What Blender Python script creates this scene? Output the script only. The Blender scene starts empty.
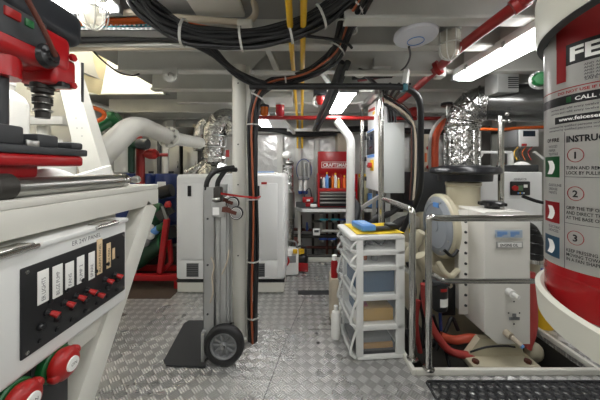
import bpy, bmesh, math, random
from mathutils import Vector as V, Matrix as MX
random.seed(7)
S = bpy.context.scene
COL = S.collection
F, CH, HY, CX = 267.0, 1.25, 168.0, 300.0
PI = math.pi
def P(px, py, d):
    """a point of the room seen at (px, py) in the photograph and standing d metres away"""
    return V(((px - CX) / F * d, d, CH + (HY - py) / F * d))
def PP(*a): return [P(*p) for p in a]

# ------------------------------------------------------------ materials
def lin(c):
    r = []
    for v in c:
        v /= 255.0
        r.append(v / 12.92 if v <= .04045 else ((v + .055) / 1.055) ** 2.4)
    return (r[0], r[1], r[2], 1)
def mat(name, c, rough=.5, metal=0, var=.08, vs=6.0, bump=0, bs=40.0, emit=0, alpha=1.0, crinkle=0, cs=14.0):
    m = bpy.data.materials.new(name); m.use_nodes = True
    nt = m.node_tree; N = nt.nodes; L = nt.links
    b = N['Principled BSDF']
    b.inputs['Roughness'].default_value = rough; b.inputs['Metallic'].default_value = metal
    col = lin(c)
    tc = N.new('ShaderNodeTexCoord')
    if var:
        n = N.new('ShaderNodeTexNoise'); n.inputs['Scale'].default_value = vs; n.inputs['Detail'].default_value = 5
        L.new(tc.outputs['Object'], n.inputs['Vector'])
        mx = N.new('ShaderNodeMix'); mx.data_type = 'RGBA'
        mx.inputs[6].default_value = tuple(v * (1 - var * 1.6) for v in col[:3]) + (1,)
        mx.inputs[7].default_value = tuple(min(1, v * (1 + var)) for v in col[:3]) + (1,)
        L.new(n.outputs['Fac'], mx.inputs[0]); L.new(mx.outputs[2], b.inputs['Base Color'])
    else:
        b.inputs['Base Color'].default_value = col
    if bump or crinkle:
        if crinkle:
            n2 = N.new('ShaderNodeTexVoronoi'); n2.inputs['Scale'].default_value = cs; n2.feature = 'F1'
            nz = N.new('ShaderNodeTexNoise'); nz.inputs['Scale'].default_value = cs * .7; nz.inputs['Detail'].default_value = 3
            L.new(tc.outputs['Object'], nz.inputs['Vector'])
            ad = N.new('ShaderNodeVectorMath'); ad.operation = 'MULTIPLY_ADD'
            ad.inputs[1].default_value = (.15, .15, .15)
            L.new(nz.outputs['Color'], ad.inputs[0]); L.new(tc.outputs['Object'], ad.inputs[2])
            L.new(ad.outputs[0], n2.inputs['Vector']); out = n2.outputs['Distance']
        else:
            n2 = N.new('ShaderNodeTexNoise'); n2.inputs['Scale'].default_value = bs
            L.new(tc.outputs['Object'], n2.inputs['Vector']); out = n2.outputs['Fac']
        bp = N.new('ShaderNodeBump'); bp.inputs['Strength'].default_value = crinkle or bump; bp.inputs['Distance'].default_value = .02
        L.new(out, bp.inputs['Height']); L.new(bp.outputs['Normal'], b.inputs['Normal'])
    if emit:
        b.inputs['Emission Color'].default_value = col; b.inputs['Emission Strength'].default_value = emit
    if alpha < 1:
        b.inputs['Alpha'].default_value = alpha
    return m
white = mat('white_paint', (222, 223, 220), .4, var=.04)
genw = mat('enclosure_white', (222, 223, 222), .35, var=.02)
cream = mat('cream_paint', (214, 213, 204), .42, var=.05)
hullw = mat('hull_white', (205, 204, 196), .5, var=.06)
ceilm = mat('ceiling_plate', (158, 158, 156), .4, metal=.3, var=.22, vs=2.2)
beamm = mat('beam_paint', (196, 196, 190), .5, var=.10, vs=5)
foil = mat('foil_wall', (190, 190, 188), .33, metal=.75, var=.10, vs=4, crinkle=.35, cs=9)
foilpipe = mat('foil_wrap', (186, 186, 184), .16, metal=1, var=.15, vs=12, crinkle=.5, cs=20)
steel = mat('polished_steel', (198, 197, 193), .14, metal=1, var=.03)
brushed = mat('brushed_steel', (170, 170, 166), .3, metal=1, var=.06)
alu = mat('aluminium', (178, 179, 177), .4, metal=.5, var=.08, vs=10)
greypl = mat('grey_plastic', (128, 130, 131), .45, var=.04)
dgrey = mat('dark_grey', (52, 54, 56), .5, var=.08)
black = mat('black_rubber', (26, 26, 27), .55, var=.1)
blackp = mat('black_plastic', (24, 25, 27), .3, var=.05)
cable = mat('cable_black', (22, 23, 25), .42, var=.1)
blackmetal = mat('black_panel', (27, 28, 30), .38, var=.06)
red = mat('red_paint', (158, 16, 22), .3, var=.05)
redp = mat('red_plastic', (164, 28, 26), .35, var=.05)
redpipe = mat('red_pipe', (142, 24, 22), .38, var=.06)
redhose = mat('red_hose', (178, 66, 62), .5, var=.06)
rust = mat('rust_brown', (92, 48, 36), .6, var=.2)
orange = mat('orange_cable', (214, 98, 34), .5, var=.05)
cyan = mat('cyan_cable', (40, 160, 178), .5, var=.05)
yellow = mat('yellow_paint', (222, 176, 30), .45, var=.05)
ycloth = mat('yellow_cloth', (232, 200, 44), .75, var=.08, bump=.3, bs=90)
green = mat('green_paint', (22, 96, 48), .35, var=.1)
dgreen = mat('dark_green', (18, 62, 40), .4, var=.1)
blue = mat('blue_plastic', (38, 66, 132), .4, var=.08)
lblue = mat('light_blue', (92, 146, 210), .4, var=.05)
dblue = mat('deep_blue_drum', (22, 40, 92), .35, var=.1)
drawer_blue = mat('blue_folded', (32, 78, 112), .6, var=.12)
amber = mat('amber_lens', (190, 96, 20), .25, var=.1)
redlens = mat('red_lens', (170, 20, 34), .2, var=.05)
engine = mat('engine_cream', (196, 189, 164), .42, var=.1, vs=8)
tankm = mat('oil_tank_plastic', (226, 224, 216), .42, var=.05, vs=2)
discm = mat('grey_disc', (146, 152, 158), .4, var=.04)
paper = mat('paper_white', (236, 236, 232), .7, var=.02)
beigelab = mat('beige_label', (220, 196, 156), .6, var=.03)
ink = mat('ink_black', (26, 26, 28), .6, var=0)
inkgrey = mat('ink_grey', (96, 96, 98), .6, var=0)
inkred = mat('ink_red', (170, 30, 34), .5, var=0)
bilge = mat('bilge_paint', (46, 45, 42), .6, var=.2)
matm = mat('brown_mat', (72, 58, 46), .8, var=.15, vs=20)
ribmat = mat('rubber_mat_black', (44, 45, 47), .6, var=.1)
tubew = mat('lamp_diffuser', (254, 253, 252), .3, var=0, emit=15)
lampfill = mat('fill_lamp_diffuser', (254, 253, 252), .3, var=0, emit=5)
lamph = mat('lamp_diffuser_hatch', (255, 250, 240), .3, var=0, emit=26)
lampw = mat('lamp_diffuser_bright', (254, 253, 252), .3, var=0, emit=9)
skyw = mat('hatch_lining', (240, 238, 230), .5, var=.03)
creamduct = mat('cream_cowl', (226, 214, 178), .5, var=.03)
dirtym = mat('machine_dark', (58, 56, 52), .5, metal=.3, var=.25, vs=12)
pipebeige = mat('beige_pipe', (192, 180, 160), .5, var=.06)
whitecloth = mat('white_cloth', (228, 228, 224), .85, var=.04, bump=.5, bs=14)
fext_white = mat('extinguisher_label', (204, 204, 198), .28, var=.02)
fext_red = mat('extinguisher_red', (150, 16, 22), .13, var=.03)
holder = mat('holder_white', (206, 205, 192), .35, var=.04)
def clear_mat(name, c, fac):
    m = bpy.data.materials.new(name); m.use_nodes = True
    N = m.node_tree.nodes; L = m.node_tree.links
    b = N['Principled BSDF']; b.inputs['Base Color'].default_value = lin(c); b.inputs['Roughness'].default_value = .12
    t = N.new('ShaderNodeBsdfTransparent'); mx = N.new('ShaderNodeMixShader'); mx.inputs[0].default_value = fac
    L.new(t.outputs[0], mx.inputs[1]); L.new(b.outputs[0], mx.inputs[2]); L.new(mx.outputs[0], N['Material Output'].inputs['Surface'])
    return m
clearp = clear_mat('clear_drawer_plastic', (215, 220, 222), .10)
glassm = clear_mat('lamp_glass', (225, 222, 205), .5)
smoked = clear_mat('milky_plastic', (226, 226, 220), .75)

def tread_mat():
    m = bpy.data.materials.new('tread_plate'); m.use_nodes = True
    nt = m.node_tree; N = nt.nodes; L = nt.links; b = N['Principled BSDF']
    def math_(op, a, c=None):
        n = N.new('ShaderNodeMath'); n.operation = op
        for i, v in ((0, a), (1, c)):
            if v is None: continue
            if isinstance(v, (int, float)): n.inputs[i].default_value = v
            else: L.new(v, n.inputs[i])
        return n.outputs[0]
    tc = N.new('ShaderNodeTexCoord'); sp = N.new('ShaderNodeSeparateXYZ'); L.new(tc.outputs['Object'], sp.inputs[0])
    s = .052
    u = math_('DIVIDE', math_('ADD', sp.outputs[0], sp.outputs[1]), s * 1.4142)
    v = math_('DIVIDE', math_('SUBTRACT', sp.outputs[0], sp.outputs[1]), s * 1.4142)
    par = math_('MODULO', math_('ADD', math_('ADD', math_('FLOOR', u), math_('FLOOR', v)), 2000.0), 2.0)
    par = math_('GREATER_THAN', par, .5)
    fu = math_('FRACT', u); fv = math_('FRACT', v)
    def bars(a, c):   # bars run along c, repeated along a, rounded ends
        w = math_('SINE', math_('MULTIPLY', a, PI * 4)); w = math_('ABSOLUTE', w)
        e = math_('SUBTRACT', 1.0, math_('POWER', math_('ABSOLUTE', math_('SUBTRACT', math_('MULTIPLY', c, 2.0), 1.0)), 6.0))
        return math_('MULTIPLY', w, e)
    h = math_('ADD', math_('MULTIPLY', bars(fu, fv), par), math_('MULTIPLY', bars(fv, fu), math_('SUBTRACT', 1.0, par)))
    bp = N.new('ShaderNodeBump'); bp.inputs['Strength'].default_value = .65; bp.inputs['Distance'].default_value = .004
    L.new(h, bp.inputs['Height']); L.new(bp.outputs['Normal'], b.inputs['Normal'])
    n = N.new('ShaderNodeTexNoise'); n.inputs['Scale'].default_value = 2.5; n.inputs['Detail'].default_value = 6
    L.new(tc.outputs['Object'], n.inputs['Vector'])
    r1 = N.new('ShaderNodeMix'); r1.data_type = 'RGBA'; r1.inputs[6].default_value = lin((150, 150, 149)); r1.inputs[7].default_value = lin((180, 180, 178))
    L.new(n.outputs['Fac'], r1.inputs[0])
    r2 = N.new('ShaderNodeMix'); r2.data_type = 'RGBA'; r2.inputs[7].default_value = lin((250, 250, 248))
    L.new(r1.outputs[2], r2.inputs[6]); L.new(math_('MULTIPLY', math_('MULTIPLY', h, math_('ADD', math_('MULTIPLY', par, .88), .12)), .72), r2.inputs[0]); L.new(r2.outputs[2], b.inputs['Base Color'])  # bar tops paler from wear; one bar direction brightened as painted glint
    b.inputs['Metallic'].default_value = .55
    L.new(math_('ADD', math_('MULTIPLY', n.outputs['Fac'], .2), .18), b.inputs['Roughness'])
    return m
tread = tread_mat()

# ------------------------------------------------------------ mesh helpers
WO = {}
def frame_of(t):
    t = t.normalized(); a = V((0, 0, 1)) if abs(t.z) < .9 else V((1, 0, 0))
    u = t.cross(a).normalized(); return u, t.cross(u).normalized()
def fillet(pts, r, n=5):
    pts = [V(p) for p in pts]; out = [pts[0]]
    for i in range(1, len(pts) - 1):
        a, b, c = pts[i - 1], pts[i], pts[i + 1]
        d1 = (a - b); d2 = (c - b); k = min(r, d1.length * .49, d2.length * .49)
        p0 = b + d1.normalized() * k; p1 = b + d2.normalized() * k
        for j in range(n + 1):
            t = j / n; out.append(p0 * (1 - t) ** 2 + b * 2 * t * (1 - t) + p1 * t * t)
    out.append(pts[-1]); return out
def spline(pts, n=6):
    pts = [V(p) for p in pts]; q = [pts[0] * 2 - pts[1]] + pts + [pts[-1] * 2 - pts[-2]]; out = []
    for i in range(1, len(q) - 2):
        a, b, c, d = q[i - 1:i + 3]
        for j in range(n):
            t = j / n
            out.append(.5 * ((2 * b) + (c - a) * t + (2 * a - 5 * b + 4 * c - d) * t * t + (3 * b - a - 3 * c + d) * t ** 3))
    out.append(pts[-1]); return out
class B:
    def __init__(s): s.bm = bmesh.new()
    def box(s, c, d, rot=None, bev=0, seg=2):
        r = bmesh.ops.create_cube(s.bm, size=1)['verts']
        for v in r: v.co = V((v.co.x * d[0], v.co.y * d[1], v.co.z * d[2]))
        if bev:
            ed = list({e for v in r for e in v.link_edges})
            g = bmesh.ops.bevel(s.bm, geom=ed, offset=min(bev, min(d) * .45), segments=seg, affect='EDGES', profile=.5)
            r = list({v for f in g['faces'] for v in f.verts} | {v for v in r if v.is_valid})
            vs = set(r)
            for v in list(vs):
                for e in v.link_edges: vs.add(e.other_vert(v))
            r = list(vs)
        m = MX.Translation(V(c)) @ (rot.to_4x4() if rot else MX.Identity(4))
        for v in r: v.co = m @ v.co
        return s
    def bx(s, x0, x1, y0, y1, z0, z1, bev=0, seg=2):
        return s.box(((x0 + x1) / 2, (y0 + y1) / 2, (z0 + z1) / 2), (abs(x1 - x0), abs(y1 - y0), abs(z1 - z0)), None, bev, seg)
    def bar(s, a, b, w, h, up=(0, 0, 1), bev=0):
        a = V(a); b = V(b); t = (b - a).normalized(); u = t.cross(V(up)).normalized(); n = u.cross(t).normalized()
        rot = MX((u, t, n)).transposed()
        return s.box((a + b) / 2, (w, (b - a).length, h), rot, bev)
    def tube(s, pts, r, seg=10, cap=True, closed=False):
        pts = [V(p) for p in pts]; rings = []; n = len(pts); u = None
        for i, p in enumerate(pts):
            if closed: t = pts[(i + 1) % n] - pts[i - 1]
            else: t = pts[min(i + 1, n - 1)] - pts[max(i - 1, 0)]
            t = t.normalized() if t.length else V((0, 0, 1))
            if u is None: u, w = frame_of(t)
            else:
                u = (u - t * u.dot(t)); u = u.normalized() if u.length > 1e-6 else frame_of(t)[0]; w = t.cross(u)
            rr = r[i] if isinstance(r, (list, tuple)) else r
            rings.append([s.bm.verts.new(p + (u * math.cos(2 * PI * k / seg) + w * math.sin(2 * PI * k / seg)) * rr) for k in range(seg)])
        m = n if closed else n - 1
        for i in range(m):
            a = rings[i]; b = rings[(i + 1) % n]
            for k in range(seg): s.bm.faces.new((a[k], a[(k + 1) % seg], b[(k + 1) % seg], b[k]))
        if cap and not closed:
            s.bm.faces.new(rings[0][::-1]); s.bm.faces.new(rings[-1])
        return s
    def cyl(s, a, b, r, r2=None, seg=18):
        return s.tube([a, b], [r, r if r2 is None else r2], seg)
    def lathe(s, prof, c, axis=(0, 0, 1), seg=28):
        ax = V(axis).normalized(); u, w = frame_of(ax); c = V(c); rings = []
        for r, h in prof:
            o = c + ax * h
            if r < 1e-5: rings.append([s.bm.verts.new(o)])
            else: rings.append([s.bm.verts.new(o + (u * math.cos(2 * PI * k / seg) + w * math.sin(2 * PI * k / seg)) * r) for k in range(seg)])
        for a, b in zip(rings, rings[1:]):
            for k in range(seg):
                j = (k + 1) % seg
                if len(a) == 1 and len(b) == 1: continue
                if len(a) == 1: s.bm.faces.new((a[0], b[j], b[k]))
                elif len(b) == 1: s.bm.faces.new((a[k], a[j], b[0]))
                else: s.bm.faces.new((a[k], a[j], b[j], b[k]))
        for q in (() if abs(prof[0][0] - prof[-1][0]) < 1e-6 else (rings[0], rings[-1])):
            if len(q) > 1: s.bm.faces.new(q)
        return s
    def torus(s, c, R, r, axis=(0, 0, 1), seg=24, n=8, squash=1):
        u, w = frame_of(V(axis)); c = V(c)
        return s.tube([c + u * R * math.cos(2 * PI * k / seg) + w * R * squash * math.sin(2 * PI * k / seg) for k in range(seg)], r, n, closed=True)
    def prism(s, poly, vec):
        a = [s.bm.verts.new(V(p)) for p in poly]; b = [s.bm.verts.new(V(p) + V(vec)) for p in poly]; n = len(a)
        s.bm.faces.new(a[::-1]); s.bm.faces.new(b)
        for k in range(n): s.bm.faces.new((a[k], a[(k + 1) % n], b[(k + 1) % n], b[k]))
        return s
    def ball(s, c, r, sc=(1, 1, 1), seg=16):
        vs = bmesh.ops.create_uvsphere(s.bm, u_segments=seg, v_segments=max(6, seg // 2 + 2), radius=r)['verts']
        for v in vs: v.co = V((v.co.x * sc[0], v.co.y * sc[1], v.co.z * sc[2])) + V(c)
        return s
    def sheet(s, fn, nu, nv, thick):
        g = [[s.bm.verts.new(fn(i / nu, j / nv)) for j in range(nv + 1)] for i in range(nu + 1)]
        h = [[s.bm.verts.new(V(fn(i / nu, j / nv)) + V(thick)) for j in range(nv + 1)] for i in range(nu + 1)]
        for i in range(nu):
            for j in range(nv):
                s.bm.faces.new((g[i][j], g[i + 1][j], g[i + 1][j + 1], g[i][j + 1]))
                s.bm.faces.new((h[i][j], h[i][j + 1], h[i + 1][j + 1], h[i + 1][j]))
        for i in range(nu):
            s.bm.faces.new((g[i][0], h[i][0], h[i + 1][0], g[i + 1][0])); s.bm.faces.new((g[i][nv], g[i + 1][nv], h[i + 1][nv], h[i][nv]))
        for j in range(nv):
            s.bm.faces.new((g[0][j], g[0][j + 1], h[0][j + 1], h[0][j])); s.bm.faces.new((g[nu][j], h[nu][j], h[nu][j + 1], g[nu][j + 1]))
        return s
    def text(s, txt, size, fn, align='LEFT', bold=0.0, sx=1.0):
        cu = bpy.data.curves.new('t', 'FONT'); cu.body = txt; cu.size = size; cu.align_x = align; cu.offset = bold; cu.resolution_u = 2
        ob = bpy.data.objects.new('t', cu); me = bpy.data.meshes.new_from_object(ob)
        vs = [s.bm.verts.new(fn(v.co.x * sx, v.co.y)) for v in me.vertices]
        for p in me.polygons:
            try: s.bm.faces.new([vs[i] for i in p.vertices])
            except ValueError: pass
        bpy.data.objects.remove(ob); bpy.data.curves.remove(cu); bpy.data.meshes.remove(me)
        return s
    def build(s, name, m, parent=None, label=None, origin=None):
        bmesh.ops.recalc_face_normals(s.bm, faces=s.bm.faces[:])
        if parent is not None: o0 = WO[parent.name]
        else:
            vs = [v.co for v in s.bm.verts]
            o0 = V(((min(v.x for v in vs) + max(v.x for v in vs)) / 2, (min(v.y for v in vs) + max(v.y for v in vs)) / 2, min(v.z for v in vs))) if origin is None else V(origin)
        for v in s.bm.verts: v.co -= o0
        me = bpy.data.meshes.new(name); s.bm.to_mesh(me); s.bm.free()
        me.polygons.foreach_set('use_smooth', [True] * len(me.polygons)); me.set_sharp_from_angle(angle=math.radians(38))
        me.materials.append(m)
        o = bpy.data.objects.new(name, me); COL.objects.link(o); WO[o.name] = o0.copy()
        if parent is not None: o.parent = parent
        else: o.location = o0
        if label: o['label'] = label
        return o
    def solo(s, name, m, label, cat, group=None, kind=None):
        return tag(s.build(name, m), label, cat, group, kind)
    def struct(s, name, m):
        o = s.build(name, m); o['kind'] = 'structure'; return o
def tag(o, label, cat, group=None, kind=None):
    o['label'] = label; o['category'] = cat
    if group: o['group'] = group
    if kind: o['kind'] = kind
    return o
def thing(name, label, cat, loc, group=None):
    o = bpy.data.objects.new(name, None); o.empty_display_size = .05; COL.objects.link(o); o.location = V(loc); WO[o.name] = V(loc)
    return tag(o, label, cat, group)
def copy_tree(o, delta, label=None, parent=None):
    c = o.copy(); COL.objects.link(c)
    if parent is not None: c.parent = parent
    else: c.location = o.location + V(delta)
    WO[c.name] = WO[o.name] + V(delta)
    if label: c['label'] = label
    for ch in list(o.children): copy_tree(ch, delta, None, c)
    return c
def rotx(a): return MX.Rotation(a, 3, 'X')
def roty(a): return MX.Rotation(a, 3, 'Y')
def rotz(a): return MX.Rotation(a, 3, 'Z')
def pipe(name, m, pts, r, label, cat='pipe', group=None, smooth=True, seg=12, corner=None):
    pts = PP(*pts) if not isinstance(pts[0], V) else pts
    path = fillet(pts, corner) if corner else (spline(pts) if len(pts) > 2 else pts)
    return B().tube(path, r, seg).solo(name, m, label, cat, group)
# ============================================================ THE SETTING
CZ = 2.15                                     # ceiling plate
b = B()
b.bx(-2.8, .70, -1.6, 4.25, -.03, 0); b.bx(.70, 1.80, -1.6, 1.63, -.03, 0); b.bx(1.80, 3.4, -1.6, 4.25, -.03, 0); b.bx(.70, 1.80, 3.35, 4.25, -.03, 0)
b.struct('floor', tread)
b = B(); b.bx(.6, 1.9, 1.55, 3.45, -.55, -.5); b.struct('floor_bilge', bilge)
b = B()
b.bx(.62, .70, 1.55, 3.4, -.5, -.03); b.bx(1.80, 1.88, 1.55, 3.4, -.5, -.03); b.bx(.70, 1.80, 1.55, 1.63, -.5, -.03); b.bx(.70, 1.80, 3.35, 3.43, -.5, -.03)
b.struct('wall_bilge', bilge)
b = B()                                       # raised lip round the opening
b.bx(.675, .70, 1.605, 3.35, 0, .035, .004); b.bx(1.80, 1.825, 1.605, 3.35, 0, .035, .004); b.bx(.70, 1.80, 1.605, 1.63, 0, .035, .004)
b.struct('trim_1', cream)
b = B(); b.bx(-2.8, 3.4, 4.2, 4.26, 0, CZ); b.struct('wall_back', foil)
b = B(); b.bx(-2.84, -2.78, -1.6, 4.25, 0, CZ); b.struct('wall_left', hullw)
b = B(); b.bx(3.4, 3.46, -1.6, 4.25, 0, CZ); b.struct('wall_right', hullw)
b = B(); b.bx(-2.8, 3.4, -1.66, -1.6, 0, CZ); b.struct('wall_rear', hullw)
b = B()
b.bx(-1.6, 3.4, -1.6, 4.25, CZ, CZ + .03); b.bx(-2.8, -1.6, -1.6, 1.6, CZ, CZ + .03); b.bx(-2.8, -1.6, 3.3, 4.25, CZ, CZ + .03)
b.struct('ceiling', ceilm)
b = B()                                       # the white hatch trunk above the left side
b.bx(-2.84, -2.78, 1.6, 3.3, CZ, 3.0); b.bx(-1.66, -1.6, 1.6, 3.3, CZ + .03, 3.0); b.bx(-2.78, -1.66, 3.24, 3.3, CZ, 3.0); b.bx(-2.78, -1.66, 1.6, 1.66, CZ, 3.0)
b.bx(-2.84, -1.6, 1.6, 3.3, 3.0, 3.03)
b.struct('ceiling_hatch', skyw)
# deck beams, each one its own length of T bar
n = 1
for y in (.85, 1.33, 1.62, 2.03, 2.5, 3.0, 3.5, 3.95):
    n += 1; x0 = -1.38 if 1.6 < y < 3.3 else .22 if y == 1.33 else -2.5
    q = B(); q.bx(x0, 3.4, y - .006, y + .006, 2.0, CZ); q.bx(x0, 3.4, y - .04, y + .04, 1.975, 1.992, .003)
    q.struct('trim_%d' % n, beamm)
for x in (2.05,):
    n += 1
    q = B(); q.bx(x - .006, x + .006, -1.6, 4.2, 2.03, CZ); q.bx(x - .03, x + .03, -1.6, 4.2, 2.02, 2.03, .002)
    q.struct('trim_%d' % n, beamm)
# upright frames on the back wall
for x in (-2.0, -1.2, P(280, 0, 4.12).x, P(298, 0, 4.12).x, P(317.5, 0, 4.12).x, .62, 1.2, 1.8, 2.3, 3.0):
    n += 1; q = B(); q.bx(x - .045, x + .045, 4.11, 4.2, 0, CZ, .004); q.struct('trim_%d' % n, beamm)
n += 1
q = B(); q.bx(-2.5, 3.4, 4.05, 4.11, 1.78, 1.82, .004); q.struct('trim_%d' % n, beamm)
# black insulation running along the top of the back wall
q = B(); q.tube(spline(PP((240, 128, 4.02), (272, 129, 4), (300, 134, 4), (325, 133, 4), (352, 129, 4), (395, 130, 4), (440, 132, 4), (520, 130, 4))), .045, 8)
q.solo('insulated_pipe', black, 'sagging black insulated pipe along the top of the foil back wall', 'pipe')

# seams and bolt holes of the deck plates
for (a, c, w) in (((-.66, -1.0), (-.1, 1.95), .004), ((-.1, 1.95), (.1, 2.8), .004), ((.06, 2.07), (.34, 2.07), .004)):
    n += 1; q = B(); q.bar((a[0], a[1], .0006), (c[0], c[1], .0006), w, .001); q.struct('trim_%d' % n, dgrey)
for i, (px, py) in enumerate(((316.5, 333.5), (318, 343))):
    p = P(px, py, 334 / (py - 168))
    B().lathe([(0, .0012), (.012, .0012), (.013, 0)], (p.x, p.y, 0)).solo('bolt_hole_plug', black, ('black round plug in the deck plate, farther of two', 'black round plug in the deck plate, nearer of two')[i], 'plug', 'plugs in the deck plate')
q = B(); q.bx(-.02, .36, 2.63, 2.72, 0, .004); q.solo('deck_strip', dgrey, 'dark flat strip across the deck before the tool bench', 'strip')
q = B(); q.bx(-2.45, -1.24, 2.55, 4.0, .0, .006); q.solo('ribbed_mat', matm, 'brown mat on the deck under the red stand', 'mat')

# black rubber drainage mat before the opening: rings in rows are its pattern
q = B(); x0, y0 = .74, .95
rows, cols = 13, 22
for j in range(rows):
    for i in range(cols):
        cx = x0 + .03 + i * .052 + (.026 if j % 2 else 0); cy = y0 + .03 + j * .045
        q.torus((cx, cy, .007), .022, .007, seg=10, n=4)
q.bx(x0 - .01, x0 + .0, y0, y0 + .6, .001, .012); q.bx(x0, x0 + 1.2, y0 + .6, y0 + .61, .001, .012); q.bx(x0 + .395, x0 + .41, y0, y0 + .6, .001, .013); q.bx(x0 + .8, x0 + .815, y0, y0 + .6, .001, .013)
q.solo('drainage_mat', ribmat, 'black rubber ring mat on the deck before the engine opening', 'mat')

# ============================================================ LIGHTS
def ceiling_light(x0, x1, y0, y1, z, label, m=tubew, group='fluorescent ceiling lights', clips=3):
    t = thing('ceiling_light', label, 'ceiling light', ((x0 + x1) / 2, (y0 + y1) / 2, z), group)
    B().bx(x0, x1, y0, y1, z + .04, z + .09, .008).build('housing', white, t)
    B().bx(x0 + .012, x1 - .012, y0 + .015, y1 - .015, z, z + .045, .02, 4).build('diffuser', m, t)
    for yy in (y0, y1): B().bx(x0 - .002, x1 + .002, yy - .012, yy + .02, z + .01, z + .06, .006).build('end_cap', greypl, t)
    for k in range(clips):
        yy = y0 + (y1 - y0) * (k + .5) / clips
        for xx in (x0, x1): B().bx(xx - .006, xx + .006, yy - .012, yy + .012, z + .03, z + .065, .002).build('clip', brushed, t)
    B().bx((x0 + x1) / 2 - .02, (x0 + x1) / 2 + .02, y0 + .05, y1 - .05, z + .09, CZ).build('mounting_rail', beamm, t)
    return t
ceiling_light(1.15, 1.31, 1.0, 2.02, 1.90, 'long bright tube light under the ceiling beside the fire extinguisher', lampw)
ceiling_light(.31, .47, 2.14, 2.95, 1.845, 'bright twin tube light above the red tool chest')
ceiling_light(-.56, -.37, 2.95, 3.75, 1.82, 'small bright tube light behind the pillar cables', lampw)
ceiling_light(-1.32, -.92, .82, 1.37, 2.03, 'bright wide ceiling light above the drill press', lampw, clips=2)
ceiling_light(-2.2, -1.9, 2.1, 2.8, 2.9, 'lamp at the top of the white hatch trunk', lamph)
for (x, y) in ((.15, -.9), (-.7, -.5), (1.2, -.6), (-2.3, .9), (2.85, 1.6), (2.4, 2.95), (-.25, .5), (.62, .5)):  # unseen fill lights, added to brighten the room
    ceiling_light(x - .09, x + .09, y - .5, y + .5, 2.0 if y < 0 else 1.98, 'added unseen fill light on the ceiling, %s' % {.15: 'behind the camera in the middle', -.7: 'behind the camera over the bench', 1.2: 'behind the camera by the right wall', -2.3: 'by the left wall', 2.4: 'behind the silver exhaust duct', 2.85: 'by the right wall beyond the frame', -.25: 'above the camera, left one', .62: 'above the camera, right one'}[x], lampw if x == 2.4 else lampfill)
w = bpy.data.worlds.new('World'); S.world = w; w.use_nodes = True
w.node_tree.nodes['Background'].inputs[0].default_value = (.6, .62, .65, 1); w.node_tree.nodes['Background'].inputs[1].default_value = .3

# ============================================================ WORKBENCH ON THE LEFT
BX = -.69
t = thing('steel_workbench', 'long white painted steel workbench on sloped legs at the left edge', 'workbench', (-1.1, .5, 0))
B().bx(-1.5, BX, -.6, 1.3, 1.150, 1.172, .004).build('bench_top', cream, t)
B().bx(BX - .04, BX, -.6, 1.302, 1.078, 1.15, .004).build('apron', cream, t)
B().bx(-1.5, BX - .04, 1.262, 1.302, 1.078, 1.15, .004).build('apron', cream, t)
for yy in (1.25, -.1):
    B().bar((BX - .035, yy, 1.08), (BX - .035, yy - .72, .0), .07, .09, (0, 0, 1), .004).build('leg', cream, t)
    B().bar((-1.45, yy, 1.08), (-1.45, yy, .0), .07, .07, (0, 1, 0), .004).build('leg', cream, t)
B().bar((BX - .04, -.5, .70), (BX - .04, .97, .70), .05, .06, bev=.004).build('lower_rail', cream, t)
B().bar((-1.45, .97, .70), (BX - .04, .97, .70), .05, .06, bev=.004).build('lower_rail', cream, t)
B().bx(-1.45, BX - .08, -.5, .95, .40, .415, .003).build('lower_shelf', cream, t)

# electrical switch panel hung under the bench
FX = -.66
t = thing('switch_panel_box', 'white switch panel box with black face plate hung under the workbench', 'switch panel', (FX, .6, .74))
B().bx(FX - .14, FX, .40, 1.018, .750, 1.052, .012, 3).build('box_body', white, t)
B().bx(FX - .15, FX + .006, .40, 1.02, 1.046, 1.062, .005).build('box_lid', white, t)
def latch(y):
    l = B().bx(FX - .03, FX + .012, y - .04, y + .04, 1.060, 1.068, .003).build('latch', steel, t)
    B().cyl((FX + .008, y - .05, 1.057), (FX + .008, y + .05, 1.057), .006).build('latch_pin', steel, l)
for y in (.905, .615): latch(y)
fp = B().bx(FX - .001, FX + .005, .628, 1.0, .795, 1.012, .003).build('face_plate', blackmetal, t)
for (y, z) in ((.64, 1.0), (.99, 1.0), (.64, .806), (.99, .806)):
    B().lathe([(.0055, 0), (.005, .003), (0, .0035)], (FX + .004, y, z), (1, 0, 0), 12).build('screw', steel, fp)
def onplate(px, py):      # plate pixel -> (y, z) on the plate
    y = (FX + .005) / (px - 300) * 267; return y, CH + (168 - py) / 267 * y
labs = [(43, 270, 303, .9, 'ER LIGHTS'), (57.5, 265, 297, .9, 'BILGE PUMP'), (69.5, 262, 288, .85, 'FANS'), (80.5, 256, 283, .8, 'PUMP 2'), (91.5, 252, 279, .75, 'SPARE'), (99.5, 239, 274, .7, 'ALARM PANEL'), (108.5, 243, 268, .6, 'BILGE MAIN'), (113.5, 248, 259, .4, '24 V')]
for i, (px, ya, yb, wd, tx) in enumerate(labs):
    y, za = onplate(px, ya); _, zb = onplate(px, yb); hw = .0165 * wd
    la = B().bx(FX + .004, FX + .0065, y - hw, y + hw, zb, za, .0008).build('label_strip', paper if i < 5 else beigelab, fp)
    if i != 7:
        B().text(tx, .015, lambda u, v, y=y, zb=zb: V((FX + .0068, y - .0 - (v - .005), zb + .006 + u)), sx=min(1, (za - zb - .012) / (.0095 * len(tx)))).build('lettering', ink if i > 4 else inkgrey, la)
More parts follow.
